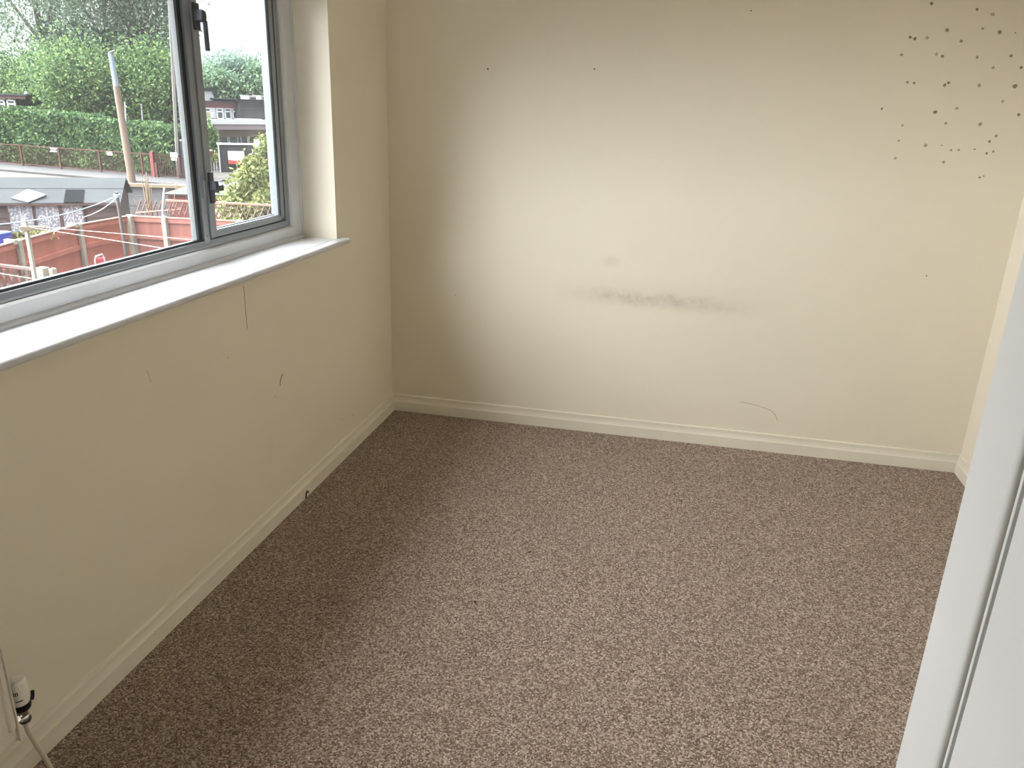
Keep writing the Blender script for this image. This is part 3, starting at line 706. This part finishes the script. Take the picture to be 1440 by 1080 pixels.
# near fence at the bottom left: red lattice topped panel and its post
nA, nB = at(-22, 369.5, z=-1.1), at(53, 378.5, z=-1.1)
nf = thing('near_fence', 'low red lattice fence at the bottom left corner of the window', 'fence', (nB.x, nB.y, G))
f = Frame((nA.x, nA.y, 0), (nB.x, nB.y, 0)); L = (nB - nA).length
MB(f).box(0, L, -.03, .03, -1.13, -1.09).build('top_rail', M['trellis'], nf)
lattice(nA, nB, -1.62, -1.13, nf, 7, .026, False)
panel(nA, nB, G + .1, -1.66, M['fence_old'], nf, 10)
P = at(58, 382, z=-1.12); P2 = nB + Vector((.10, -.02, 0))
m = MB(); m.box(P2.x - .075, P2.x + .075, P2.y - .075, P2.y + .075, G, -1.06); m.build('post', M['concrete'], nf, bevel=.012)
m = MB(); m.box(P2.x + .09, P2.x + .17, P2.y + .02, P2.y + .12, G, -1.08); m.build('post', M['concrete'], nf, bevel=.01)
MB().box(P2.x + .17, P2.x + 1.6, P2.y + .05, P2.y + .10, -1.36, -1.31).build('side_rail', M['cap'], nf)

# ------------------------------------------------------------------ shed with three curtained windows
EZ, RDZ = -.75, -.30
E0, E1 = at(0, 285, z=EZ), at(170, 284.5, z=EZ)
sh = thing('garden_shed', 'dark brown shed with grey felt roof behind the red fence', 'shed', ((E0.x + E1.x) / 2, (E0.y + E1.y) / 2, G))
F2 = Frame((E0.x, E0.y, 0), (E1.x, E1.y, 0)); LE = (E1 - E0).length; U0 = -2.2
rp = at(177, 250, z=RDZ); ru = (rp - F2.O).dot(F2.u); rv = (rp - F2.O).dot(F2.n); D = -rv
m = MB(F2); th = .03
m.add([(U0, .06, EZ), (LE, .06, EZ), (ru, rv, RDZ), (U0, rv, RDZ), (U0, .06, EZ - th), (LE, .06, EZ - th), (ru, rv, RDZ - th), (U0, rv, RDZ - th)], [(0, 1, 2, 3), (7, 6, 5, 4), (0, 4, 5, 1), (1, 5, 6, 2), (2, 6, 7, 3), (3, 7, 4, 0)])
rf = m.build('roof', M['felt'], sh)
def onroof(u, v, up=0): 
    t = (v - .06) / (rv - .06); return (u, v, EZ + (RDZ - EZ) * t + up)
m = MB(F2); m.add([(U0, 2 * rv, EZ), (LE, 2 * rv, EZ), (ru, rv, RDZ), (U0, rv, RDZ), (U0, 2 * rv, EZ - th), (LE, 2 * rv, EZ - th), (ru, rv, RDZ - th), (U0, rv, RDZ - th)], [(0, 1, 2, 3), (7, 6, 5, 4), (0, 4, 5, 1), (1, 5, 6, 2), (2, 6, 7, 3), (3, 7, 4, 0)])
m.build('rear_roof', M['felt'], sh)
m = MB(F2); vs = rv * .52; m.hexa([onroof(U0, vs, .001), onroof(LE, vs, .001), onroof(LE, vs - .05, .001), onroof(U0, vs - .05, .001)], [onroof(U0, vs, .012), onroof(LE, vs, .012), onroof(LE, vs - .05, .008), onroof(U0, vs - .05, .008)]); m.build('felt_lap', M['felt'], rf)
MB(F2).box(U0, LE, .05, .075, EZ - .06, EZ - .012).build('eaves_shade_board', M['shed_trim'], sh)  # dark strip painted in as the shadow line below the roof edge
WL = LE - .12                                     # end wall
def gz(v): return EZ - th - .005 + (RDZ - EZ) * (v / rv if v > rv else 2 - v / rv)
m = MB(F2); m.prism([(-.04, G), (2 * rv + .04, G), (2 * rv + .04, EZ - .05), (rv, RDZ - .045), (-.04, EZ - .05)], 'x', WL - .04, WL); m.build('gable_wall', M['shed_wood'], sh)
bo = []
nb = 13; zb = (EZ - .05 - G) / nb
for k in range(nb):
    z0 = G + k * zb
    m = MB(F2); m.add([(U0, -.05, z0), (WL, -.05, z0), (WL, -.015, z0), (U0, -.015, z0), (U0, -.05, z0 + zb), (WL, -.05, z0 + zb), (WL, -.032, z0 + zb), (U0, -.032, z0 + zb)], [(3, 2, 1, 0), (4, 5, 6, 7), (0, 1, 5, 4), (1, 2, 6, 5), (2, 3, 7, 6), (3, 0, 4, 7)])
    m.build('board', M['shed_wood'], sh)
for (xa, xb, xc, xd, yt, yb) in ((9.5, 44, 49, 16, 288, 327), (48, 81, 85.5, 54.5, 288, 327), (86, 115, 119.5, 90.5, 288, 325)):
    ua, wt0 = F2.pix(xa, yt, .0); ub, _ = F2.pix(xb, yt, .0); _, wb0 = F2.pix(xc, yb, 0.)
    wo = MB(F2); wo.box(ua - .035, ub + .035, -.02, .012, wt0 - .0, wt0 + .03); wo.box(ua - .035, ub + .035, -.02, .03, wb0 - .04, wb0); wo.box(ua - .035, ua, -.02, .012, wb0, wt0); wo.box(ub, ub + .035, -.02, .012, wb0, wt0)
    wf = wo.build('window', M['shed_trim'], sh)
    MB(F2).box(ua, ub, -.012, -.004, wb0, wt0).build('net_curtain', M['lace'], wf)
    um = (ua + ub) / 2
    MB(F2).box(um - .008, um + .008, -.004, .004, wb0, wt0).build('curtain_seam', M['white_pvc'], wf)
# loose sheet and dark square on the roof
def roofpt(px, py, up):
    d = ray(px, py); P0 = F2(onroof(0, 0, 0)); e1 = F2.u; e2 = F2(onroof(0, 1, 0)) - P0; nn = e1.cross(e2).normalized(); nn = nn if nn.z > 0 else -nn
    q = P0 + nn * up; t = (q - CAM_P).dot(nn) / d.dot(nn); return CAM_P + d * t
c4 = [roofpt(*q, .03) for q in ((15.5, 278), (39, 267.5), (65.5, 275.5), (39.5, 284.3))]
m = MB(); m.hexa([p + Vector((0, 0, -.022)) for p in c4], [p + Vector((0, 0, k)) for p, k in zip(c4, (.0, .03, .03, .0))])
tag(m.build('plastic_sheet', M['sheet'], loc=tuple(c4[0])), 'pale diamond-turned plastic sheet lying on the shed roof', 'sheet')
c4 = [roofpt(*q, .006) for q in ((89.5, 285), (92.5, 267.3), (119, 267.2), (117, 285))]
m = MB(); m.hexa([p + Vector((0, 0, -.005)) for p in c4], [p + Vector((0, 0, .012)) for p in c4])
tag(m.build('felt_patch', M['felt_dark'], loc=tuple(c4[0])), 'dark square of felt laid on the shed roof right of the pale sheet', 'patch')

# ------------------------------------------------------------------ garage wall with timber rail, red shed with pale roof
A, B = at(182, 256.5, z=-.85), at(290, 260.5, z=-.85)
gw = thing('boundary_wall', 'dark grey wall topped by a pale timber rail behind the canes', 'wall', (A.x, A.y, G)); f = Frame((A.x, A.y, 0), (B.x, B.y, 0)); L = (B - A).length
for k in range(6):
    z = G + k * (1.75 / 6); MB(f).box(-.6, L, -.10, .0 - .012 * (k % 2), z, z + 1.75 / 6 - .012).build('block_course', M['slate_wall'], gw)
MB(f).box(-.6, L, -.10, .09, -.97, -.87).build('timber_rail', M['timber'], gw, bevel=.01)
MB(f).box(L * .62, L * .66, .0, .10, G, -.90).build('timber_post', M['timber'], gw)
A, B = at(228.5, 272, z=-.62), at(345, 274.5, z=-.62); C_ = at(282, 257.5, z=-.42)
rs = thing('red_shed', 'red-brown shed with a pale felt roof behind the side fence', 'shed', (A.x, A.y, G)); f = Frame((A.x, A.y, 0), (B.x, B.y, 0)); L = (B - A).length
dv = (C_ - f.O).dot(f.n); M['felt_pale'] = plain('pale_roof_felt', (.06, .062, .056), .9, .08, 2)
du = (C_ - f.O).dot(f.u)
m = MB(f); m.hexa([(0, .08, -.65), (L, .08, -.65), (L, dv, -.45), (du * .9, dv, -.45)], [(0, .08, -.62), (L, .08, -.62), (L, dv, -.42), (du * .9, dv, -.42)]); m.build('roof', M['felt_pale'], rs)
M['red_old'] = plain('red_brown_boards', (.20, .065, .055), .8, .2, 3)
nb = 18
for k in range(nb): MB(f).box(.12 + (L - .2) * k / nb, .12 + (L - .2) * (k + 1) / nb - .008, -.03, .0 + .006 * (k % 2), G, -.66).build('board', M['red_old'], rs)
MB(f).box(.12, L, dv, -.03, G, -.67).build('side_wall', M['red_old'], rs)

# ------------------------------------------------------------------ canes, poles, washing lines, oddments
ct = tall + Vector((.55, .22, 0))
for k, (xb, yb, xt, yt) in enumerate(((209, 301, 203.0, 246), (210, 302, 206, 243), (211, 303, 205, 258), (212, 303, 207.5, 250), (213, 303, 209.5, 262), (214.5, 303, 212.5, 262), (208.0, 300, 199.5, 252))):
    T = at(xt, yt, r=19.35); Bt = at(xb, yb, r=19.55); dd = (Bt - T); Bg = T + dd * ((G - T.z) / dd.z)
    Bg = Vector((Bt.x + .02 * k, Bt.y + .03, G))
    m = MB(); m.tube([Bg, Bt, T], .021, 6, .010)
    for q in (.35, .5, .65, .8): 
        P = Bg.lerp(T, q)
    tag(m.build('garden_cane', M['cane'], smooth=True, loc=tuple(Bg)), ['second dry cane from the left in the bundle behind the fence corner', 'tallest dry cane of the bundle, third from the left', 'shorter dry cane just right of the tallest, middle of the bundle', 'tall dry cane right of the bundle middle, third from the right', 'short dry cane second from the right in the bundle', 'rightmost dry cane of the bundle, standing nearly upright', 'leftmost dry cane of the bundle, splayed out to the left'][k], 'cane', 'tall dry canes at the fence corner')
T = at(231, 264.5, r=19.0); Bt = at(228.3, 296, r=19.0)
tag(MB().tube([Vector((Bt.x, Bt.y, G)), Bt, T], .02, 8).build('white_pole', M['white_pvc'], smooth=True, loc=(Bt.x, Bt.y, G)), 'slim white plastic pole standing beside the ragged lattice', 'pole')
# clothes posts
LPt = at(35, 308, r=13.2); cp = thing('clothes_post', 'pale concrete clothes post with crossbar in front of the red fence', 'post', (LPt.x, LPt.y, G))
m = MB(); m.box(LPt.x - .025, LPt.x + .025, LPt.y - .025, LPt.y + .025, G, LPt.z - .03); m.build('shaft', M['concrete'], cp, bevel=.008)
cbz = LPt.z - .13
f = Frame((LPt.x, LPt.y, 0), tuple(LPt + Vector((.85, .5, 0)))); MB(f).box(-.07, .24, -.03, .05, cbz - .03, cbz + .03).build('crossbar', M['timber'], cp, bevel=.004)
m = MB(); m.box(LPt.x - .03, LPt.x + .03, LPt.y - .03, LPt.y + .03, LPt.z - .03, LPt.z + .01); m.build('post_cap', M['concrete'], cp, bevel=.005)
RPt = at(163.5, 270, r=17.6); RPb = at(178, 362, r=17.6)
ip = thing('clothes_pole', 'dark iron clothes pole tied with blue cord in front of the fence corner', 'pole', (RPb.x, RPb.y, G))
e = RPb + (RPb - RPt) * ((G - RPb.z) / (RPb.z - RPt.z)); MB().tube([e, RPt], .04, 10, .034).build('pole', M['iron'], ip, smooth=True)
m = MB(); c = at(164.5, 275.5, r=17.55)
for k in range(4): m.tube([c + Vector((.05 * math.cos(a), .05 * math.sin(a), -.02 + .014 * k)) for a in [i * PI / 5 for i in range(11)]], .012, 5)
m.build('cord_knot', M['line_blue'], ip)
def cord(a, b, sag, r, mat, lab):
    pts = [a.lerp(b, t / 14) - Vector((0, 0, sag * 4 * (t / 14) * (1 - t / 14))) for t in range(15)]
    tag(MB().tube(pts, r, 5).build('washing_line', mat, smooth=True, loc=tuple(a)), lab, 'line')
K = at(164, 275.5, r=17.5)
cord(at(-30, 318, r=11.5), K, .10, .009, M['line_blue'], 'pale blue washing line from the left edge up to the iron pole')
cord(at(118, 305, r=15.5), K + Vector((0, 0, -.03)), .05, .008, M['white_pvc'], 'white washing line in front of the third shed window')
cord(at(41, 318, r=13.2), at(282, 338, r=11.5), .0, .0055, M['line_white'], 'upper of the two pale lines crossing the red fence')
cord(at(38, 319, r=13.2), at(242, 351, r=11.0), .0, .0055, M['line_white'], 'lower of the two pale lines crossing the red fence')
cord(at(-8, 383, r=10.5), at(58, 394, r=10.0), .0, .0055, M['line_white'], 'pale line across the red lattice at the bottom left')
cord(at(249, 257, r=17.0), at(243, 290, r=17.5), .0, .007, M['line_white'], 'short pale cord hanging in front of the red shed')
# hand truck
tA, tB = at(134.5, 371, r=17.3), at(147.5, 371, r=17.3); tz = at(140, 361, r=17.3).z
ht = thing('hand_truck', 'red hand truck with white handle in front of the red fence', 'hand truck', ((tA.x + tB.x) / 2, (tA.y + tB.y) / 2, G))
m = MB(); lo = tA.z - .15
m.tube([Vector((tA.x, tA.y, lo)), Vector((tA.x, tA.y, tz - .06)), Vector((tA.x, tA.y, tz)).lerp(Vector((tB.x, tB.y, tz + .04)), .12), Vector((tA.x, tA.y, tz + .02)).lerp(Vector((tB.x, tB.y, tz + .05)), .85), Vector((tB.x, tB.y, tz - .02)), Vector((tB.x, tB.y, lo))], .018, 8); m.build('handle', M['white_pvc'], ht, smooth=True)
f = Frame((tA.x, tA.y, 0), (tB.x, tB.y, 0)); L = (tB - tA).length
m = MB(f); m.tube([(0, 0, lo), (0, 0, G + .15)], .02, 8); m.tube([(L, 0, lo), (L, 0, G + .15)], .02, 8)
for u in (0, L): MB(f).tube([(u, 0, lo), (u, 0, G + .12)], .02, 8).build('upright', M['red_metal'], ht)
MB(f).box(.02, L - .02, -.02, .02, lo - .05, tA.z + .11).build('back_plate', M['red_metal'], ht)
MB(f).box(-.03, L + .03, 0, .25, G + .02, G + .05).build('toe_plate', M['red_metal'], ht)
for u in (-.06, L + .06):
    c = f((u, -.06, G + .13)); Mx = Matrix(((f.n.x, 0, f.u.x), (f.n.y, 0, f.u.y), (0, 1, 0))); MB().lathe([(.06, -.025), (.13, -.025), (.13, .025), (.06, .025)], c, 16, Mx).build('wheel', M['iron'], ht)
P = at(-19, 333, r=17.4)
bn = thing('blue_bin', 'bright blue bin behind the fence at the left edge of the window', 'bin', (P.x, P.y, G))
m = MB(); m.loft([[(P.x + sx * k, P.y + sy * k, z) for sx, sy in ((-1, -1), (1, -1), (1, 1), (-1, 1))] for z, k in ((G, .22), (P.z + .03, .28))]); m.build('body', M['blue_bin'], bn, bevel=.02)
MB().box(P.x - .30, P.x + .30, P.y - .30, P.y + .30, P.z + .03, P.z + .08).build('lid', M['blue_bin'], bn, bevel=.02)
# weeds over the fence
c = at(49, 327, r=17.4); wd = thing('weeds', 'straggly pale weeds poking up between shed and fence', 'plant', (c.x, c.y, G))
cloud('foliage', crown((c.x, c.y, c.z - .05), (.30, .22, .14), 160, 71, 12, .3), None, .07, M['lf_var'], wd, .5, 0, 72)
MB().tube([(c.x, c.y, G), (c.x + .03, c.y, c.z)], .015, 6, .006).build('stem', M['bark'], wd)
# variegated shrub by the side fence
c = at(362, 281, r=19.3)
vs_ = thing('variegated_shrub', 'yellow and green variegated shrub seen through the opening casement', 'shrub', (c.x, c.y, G))
for k in range(6):
    a = k * PI / 3; MB().tube([(c.x + .05 * math.cos(a), c.y + .05 * math.sin(a), G), (c.x + .25 * math.cos(a), c.y + .25 * math.sin(a), (G + c.z) / 2), (c.x + .45 * math.cos(a), c.y + .45 * math.sin(a), c.z + .2)], .03, 6, .008).build('stem', M['bark'], vs_, smooth=True)
P1 = crown((c.x, c.y, c.z - .12), (.86, .80, .78), 11000, 81, 60, .17, .4); P2 = crown((c.x + .22, c.y + .14, c.z + .60), (.40, .40, .42), 3000, 82, 30, .22, .4)
P3 = crown((c.x, c.y, c.z - .9), (.66, .60, .6), 2500, 85, 40, .22, .4)
cloud('foliage', np.concatenate([P1, P2, P3]), None, .11, M['lf_var'], vs_, .55, 0, 83)

# ------------------------------------------------------------------ school across the road
SA, SB = pr(284, 180, 64.0), pr(385, 180, 68.0)
FS = Frame((SA.x, SA.y, 0), (SB.x, SB.y, 0))
M['brick_dark'] = plain('dark_purple_brick', (.068, .069, .078), .9, .15, 1.5, spec=.1)
M['brick_grey'] = plain('grey_brown_brick', (.12, .11, .105), .9, .15, 1.5)
M['tan'] = plain('tan_render', (.24, .20, .17), .9, .08)
M['fascia_red'] = plain('maroon_fascia', (.11, .045, .05), .7, .1)
M['fascia_white'] = plain('white_fascia', (.66, .67, .69), .6, .04)
M['fascia_pink'] = plain('pinkish_white_panel', (.46, .40, .43), .6, .06)
M['frame_white'] = plain('white_window_frame', (.68, .69, .71), .5, .04)
M['dark_pane'] = plain('dark_window_glass', (.07, .085, .095), .15, .3, .8, spec=.6)
M['blind'] = plain('yellow_blind', (.50, .43, .25), .8, .25, 2)
M['roof_grey'] = plain('grey_flat_roof', (.035, .038, .042), .9, .1)
sc_ = thing('school_building', 'two-storey school block with maroon fascia and white window frames across the road', 'building', tuple(FS((2.5, -2, G))))
def slab(px0, py0, px1, py1, v, depth, name, mat, parent=None, ub=None):
    u0, w0 = FS.pix(px0, py0, v); u1, _ = FS.pix(px1, py0, v); _, w1 = FS.pix(px0, py1, v)
    return MB(FS).box(u0, u1, v - depth, v, min(w0, w1), max(w0, w1)).build(name, mat, parent or sc_)
slab(270, 166, 342, 255, -.6, 6, 'lower_wall', M['brick_grey'])
slab(270, 142, 341, 170, -.62, 6, 'upper_wall', M['fascia_white'])
slab(270, 142.3, 336.5, 150.8, -.3, 5.5, 'maroon_fascia', M['fascia_red'])
slab(270, 141, 337, 142.6, -.2, 5.8, 'flat_roof', M['roof_grey'])
slab(337, 139.5, 400, 169, .15, 8, 'brick_block', M['brick_dark'])
slab(337, 152, 400, 152.6, .20, .1, 'string_course', M['brick_grey'])
slab(334, 138.8, 400, 140.2, .3, 8, 'parapet', M['roof_grey'])
for x0, x1 in ((287.2, 298), (304, 315.3), (315.3, 326.5), (326.5, 338.2)):
    u0, w1 = FS.pix(x0, 151.4, -.5); u1, w0 = FS.pix(x1, 167.8, -.5); fw = .10
    m = MB(FS); m.box(u0, u0 + fw, -.66, -.5, w0, w1); m.box(u1 - fw, u1, -.66, -.5, w0, w1); m.box(u0, u1, -.66, -.5, w1 - fw, w1); m.box(u0, u1, -.66, -.5, w0, w0 + fw); wm = w1 - (w1 - w0) * .33; m.box(u0, u1, -.66, -.5, wm - fw / 2, wm + fw / 2)
    o = m.build('window', M['frame_white'], sc_)
    MB(FS).box(u0 + fw, u1 - fw, -.62, -.58, w0 + fw, wm - fw / 2).build('pane', M['blind'] if x0 < 290 else M['dark_pane'], o); MB(FS).box(u0 + fw, u1 - fw, -.62, -.58, wm + fw / 2, w1 - fw).build('top_pane', M['dark_pane'], o)
# rooflight at the back
u0, wb_ = FS.pix(280, 142, -3); u1, _ = FS.pix(303.5, 142, -3); _, wt_ = FS.pix(287, 128, -3)
m = MB(FS); m.prism([(u0, wb_), (u1, wb_), (u1 - .28, wt_), (u0, wt_)], 'y', -3.4, -3); rfl = m.build('rooflight', M['fascia_white'], sc_)
m = MB(FS); m.prism([(u1 + .02, wb_), (u1 + .22, wb_), (u1 + .02, wt_ + .22), (u0, wt_ + .22), (u0, wt_), (u1 - .26, wt_)], 'y', -3.5, -2.9); m.build('rooflight_frame', M['roof_grey'], rfl)
for x0, x1 in ((350, 361.3), (367, 378.5)):
    u0, w1 = FS.pix(x0, 134.3, -1); u1, w0 = FS.pix(x1, 140.8, -1)
    q = MB(FS); q.box(u0, u1, -2.0, -1.05, w0, w1 - .06); o = q.build('roof_vent', M['frame_white'], sc_)
    MB(FS).box(u0 + .18, u1 - .10, -1.05, -1.0, w0 + .08, w1 - .14).build('louvre', M['roof_grey'], o); MB(FS).box(u0 - .03, u1 + .03, -2.03, -1.0, w1 - .06, w1).build('vent_lid', M['frame_white'], o)
# canopy, white band, recessed entrance
slab(288.5, 168.2, 402, 174.6, 1.2, 2.2, 'canopy_fascia', M['fascia_white'])
slab(301.5, 175.3, 402, 182.4, .9, 1.6, 'canopy_panel', M['fascia_pink'])
slab(337, 167.0, 368, 168.4, 1.0, .5, 'canopy_edge', M['frame_white'])
slab(304.8, 182.4, 402, 192.8, -.2, 1, 'entrance_wall', M['tan'])
slab(304.8, 192.8, 402, 258, -.35, 1, 'entrance_lower_wall', M['brick_grey'])
for x0, x1, mt in ((306, 321.5, 'dark_pane'), (321.5, 335.5, 'dark_pane'), (338, 349, 'dark_pane'), (349, 366, 'sheet'), (366, 378, 'dark_pane')):
    u0, w1 = FS.pix(x0, 188.5, -.25); u1, w0 = FS.pix(x1, 202.5, -.25); fw = .06
    m = MB(FS); m.box(u0, u0 + fw, -.4, -.25, w0, w1); m.box(u1 - fw, u1, -.4, -.25, w0, w1); m.box(u0, u1, -.4, -.25, w1 - fw, w1); m.box(u0, u1, -.4, -.25, w0, w0 + fw)
    o = m.build('window', M['frame_white'], sc_); MB(FS).box(u0 + fw, u1 - fw, -.36, -.32, w0 + fw, w1 - fw).build('pane', M[mt], o)
for x in (306, 376.5): slab(x, 182.4, x + .9, 205, .6, .08, 'canopy_post', M['frame_white'])
# maroon school wing at far left, half hidden by bushes
WA, WB = pr(-30, 140, 66), pr(40, 140, 64.5); FW = Frame((WA.x, WA.y, 0), (WB.x, WB.y, 0))
wg = thing('school_wing', 'maroon-roofed building with white windows half hidden by bushes at far left', 'building', tuple(FW((1, -2, G))))
def wbx(x0, y0, x1, y1, v, dp, nm, mt, par=None):
    a, c1 = FW.pix(x0, y0, v); b, c0 = FW.pix(x1, y1, v); return MB(FW).box(a, b, v - dp, v, c0, c1).build(nm, M[mt], par or wg)
wbx(-30, 139, 33, 215, -.3, 4, 'wall', 'brick_dark'); wbx(-30, 131.5, 36, 139.2, 0, 4.5, 'fascia', 'fascia_red')
a, c1 = FW.pix(-30, 130.5, 0); b, c0 = FW.pix(39, 132, 0); MB(FW).box(a, b, -4.6, .1, c1 - .1, c1).build('flat_roof', M['roof_grey'], wg)
for x0, x1 in ((-8, 8.5), (8.5, 23.5)):
    u0, w1 = FW.pix(x0, 140, -.2); u1, w0 = FW.pix(x1, 157, -.2); fw = .09
    m = MB(FW); m.box(u0, u0 + fw, -.34, -.2, w0, w1); m.box(u1 - fw, u1, -.34, -.2, w0, w1); m.box(u0, u1, -.34, -.2, w1 - fw, w1); m.box(u0, u1, -.34, -.2, w0, w0 + fw); wm = w1 - (w1 - w0) * .36; m.box(u0, u1, -.34, -.2, wm - fw / 2, wm + fw / 2)
    o = m.build('window', M['frame_white'], wg); MB(FW).box(u0 + fw, u1 - fw, -.31, -.28, w0 + fw, w1 - fw).build('pane', M['dark_pane'], o)
wbx(34, 128.5, 38, 132, .2, .3, 'roof_lamp', 'frame_white')

# ------------------------------------------------------------------ gateway wall with the red and white sign
GA, GB = at(307.5, 238.5, r=54.2), at(368, 239.5, r=54.6); FG = Frame((GA.x, GA.y, 0), (GB.x, GB.y, 0))
def gb(x0, y0, x1, y1, v=0): 
    a, c1 = FG.pix(x0, y0, v); b, c0 = FG.pix(x1, y1, v); return a, b, c0, c1
sw = thing('entrance_wall', 'dark brick gateway wall with a light coping and the red and white board', 'wall', (GA.x, GA.y, G))
a, b, c0, c1 = gb(308, 203.6, 366, 240); MB(FG).box(a, b, -.5, 0, G, c1).build('brickwork', M['brick_dark'], sw)
for x in (308, 316.5, 348, 356.5):
    a, b, c0, c1 = gb(x, 204, x + 4.5, 240, .03); MB(FG).box(a, b, -.2, .06, G, c1 - .02).build('pier', M['brick_dark'], sw)
a, b, c0, c1 = gb(306.5, 201.6, 357, 204, .05); MB(FG).box(a, b, -.55, .08, c0, c1).build('coping', M['frame_white'], sw)
a, b, c0, c1 = gb(306.2, 203, 309, 240, .07); m = MB(FG); MB(FG).box(a, a + .06, .0, .08, G, c1).build('white_edge', M['frame_white'], sw)
sg = thing('sign_board', 'white board with a red wave along the bottom on the dark brick wall', 'sign', tuple(FG((FG.pix(332, 230)[0], .1, G + .4))))
M['sign_red'] = plain('sign_red', (.72, .085, .085), .5, .03); M['sign_white'] = plain('sign_white', (.86, .86, .86), .5, .02)
a, b, c0, c1 = gb(320.3, 212.6, 344.5, 230.5, .13); hgt = c1 - c0
MB(FG).box(a, b, .065, .13, c0, c1).build('board', M['sign_white'], sg)
pts = [(a, c0)] + [(b, c0)] + [(b - (b - a) * i / 10, c0 + hgt * (.33 - .10 * math.sin(i / 10 * PI) + .01 * (10 - i) * .9)) for i in range(11)]
MB(FG).prism(pts, 'y', .13, .138).build('red_wave', M['sign_red'], sg)
M['pillar_blue'] = plain('pale_blue_panel', (.40, .46, .53), .6, .06); M['pillar_mid'] = plain('mid_blue_panel', (.24, .32, .40), .6, .06)
tp = thing('sign_pillar', 'pale blue sign pillar at the right end of the dark gateway wall', 'sign', tuple(FG((FG.pix(363, 230, .3)[0], .3, G))))
a, b, c0, c1 = gb(358.5, 196.5, 366.5, 233, .3); MB(FG).box(a, b, .1, .3, G, c1).build('pillar', M['pillar_blue'], tp)
MB(FG).box(a + .05, b - .10, .3, .315, G + .4, c1 - .50).build('front_panel', M['pillar_mid'], tp); MB(FG).box(b - .06, b + .02, .08, .33, G, c1 + .02).build('edge_strip', M['fascia_white'], tp)
a, b, c0, c1 = gb(361, 199, 364, 202, .3); MB(FG).box(a, b, .3, .312, c0, c1).build('emblem', M['frame_white'], tp)
# low grey wall by the railing, gate bars and red box left of the sign wall
a_ = FR.pix(249, 220, -.6)[0]; b_ = FR.pix(285, 220, -.6)[0]; c1 = FR.pix(255, 199, -.6)[1]
gl = thing('low_wall', 'dark grey brick wall behind the railing beside the grey pole', 'wall', tuple(FR((a_, -.6, G)))); MB(FR).box(a_, b_, -1.0, -.6, G, c1).build('brickwork', M['brick_dark'], gl); MB(FR).box(a_ - .05, b_, -1.05, -.55, c1, c1 + .08).build('coping', M['brick_grey'], gl)
gt = thing('bar_gate', 'pale barred gate between the mullion and the dark gateway wall', 'gate', tuple(FG((-1.2, 0, G))))
a, b, c0, c1 = gb(284, 226.5, 307, 239.5)
MB(FG).box(a, b, -.02, .02, c1 - .04, c1).build('top_rail', M['pole_grey'], gt); MB(FG).box(a, b, -.02, .02, G + .12, G + .16).build('bottom_rail', M['pole_grey'], gt)
for k in range(13):
    u = a + (b - a) * k / 12; MB(FG).box(u - .016, u + .016, -.016, .016, G, c1).build('bar', M['frame_white'] if k % 2 else M['pole_grey'], gt)
a, b, c0, c1 = gb(294, 212.3, 299.5, 219.5, .1)
rb = thing('red_sign', 'small maroon sign with a white strip on a post left of the gateway wall', 'sign', tuple(FG(((a + b) / 2, 0, G))))
MB(FG).box(a, b, .06, .10, c0, c1).build('board', M['fascia_red'], rb); MB(FG).box(a, b, .06, .11, c1, c1 + .07).build('white_strip', M['frame_white'], rb); MB(FG).box((a + b) / 2 - .03, (a + b) / 2 + .03, .02, .06, G, c1).build('post', M['iron'], rb)
c = pr(294, 203, 58); far_tree('small green shrub growing against the school wall beside the mullion', (c.x, c.y), c, (.55, .55, 1.2), 1600, 91, M['lf_shrub'], .18, name='shrub', trunk=.05, limbs=2, cat='shrub', clumps=20)
c = pr(377, 215, 57); far_tree('yellow green bush right of the pale blue sign pillar', (c.x, c.y), c, (.75, .75, 1.0), 2400, 92, M['lf_var'], .17, name='shrub', trunk=.05, limbs=2, cat='shrub', clumps=24)
c = pr(296, 224, 56.0); far_tree('low brownish green planting behind the barred gate', (c.x, c.y), c, (.9, .5, .5), 1500, 93, M['lf_var'], .15, name='shrub', trunk=.04, limbs=2, cat='shrub', clumps=20)
# grey bend of the drive on the right
m = MB(); pts = [at(x, y, z=G + .03) for x, y in ((335, 243.5), (328, 248.5), (318, 252.5), (306, 256.5), (330, 256.2), (350, 250), (360, 244))]
m.loft([[tuple(p) for p in pts], [tuple(p + Vector((0, 0, .03))) for p in pts]]); tag(m.build('drive_bend', M['pave']), 'grey curved strip of pavement at the school entrance', kind='structure')
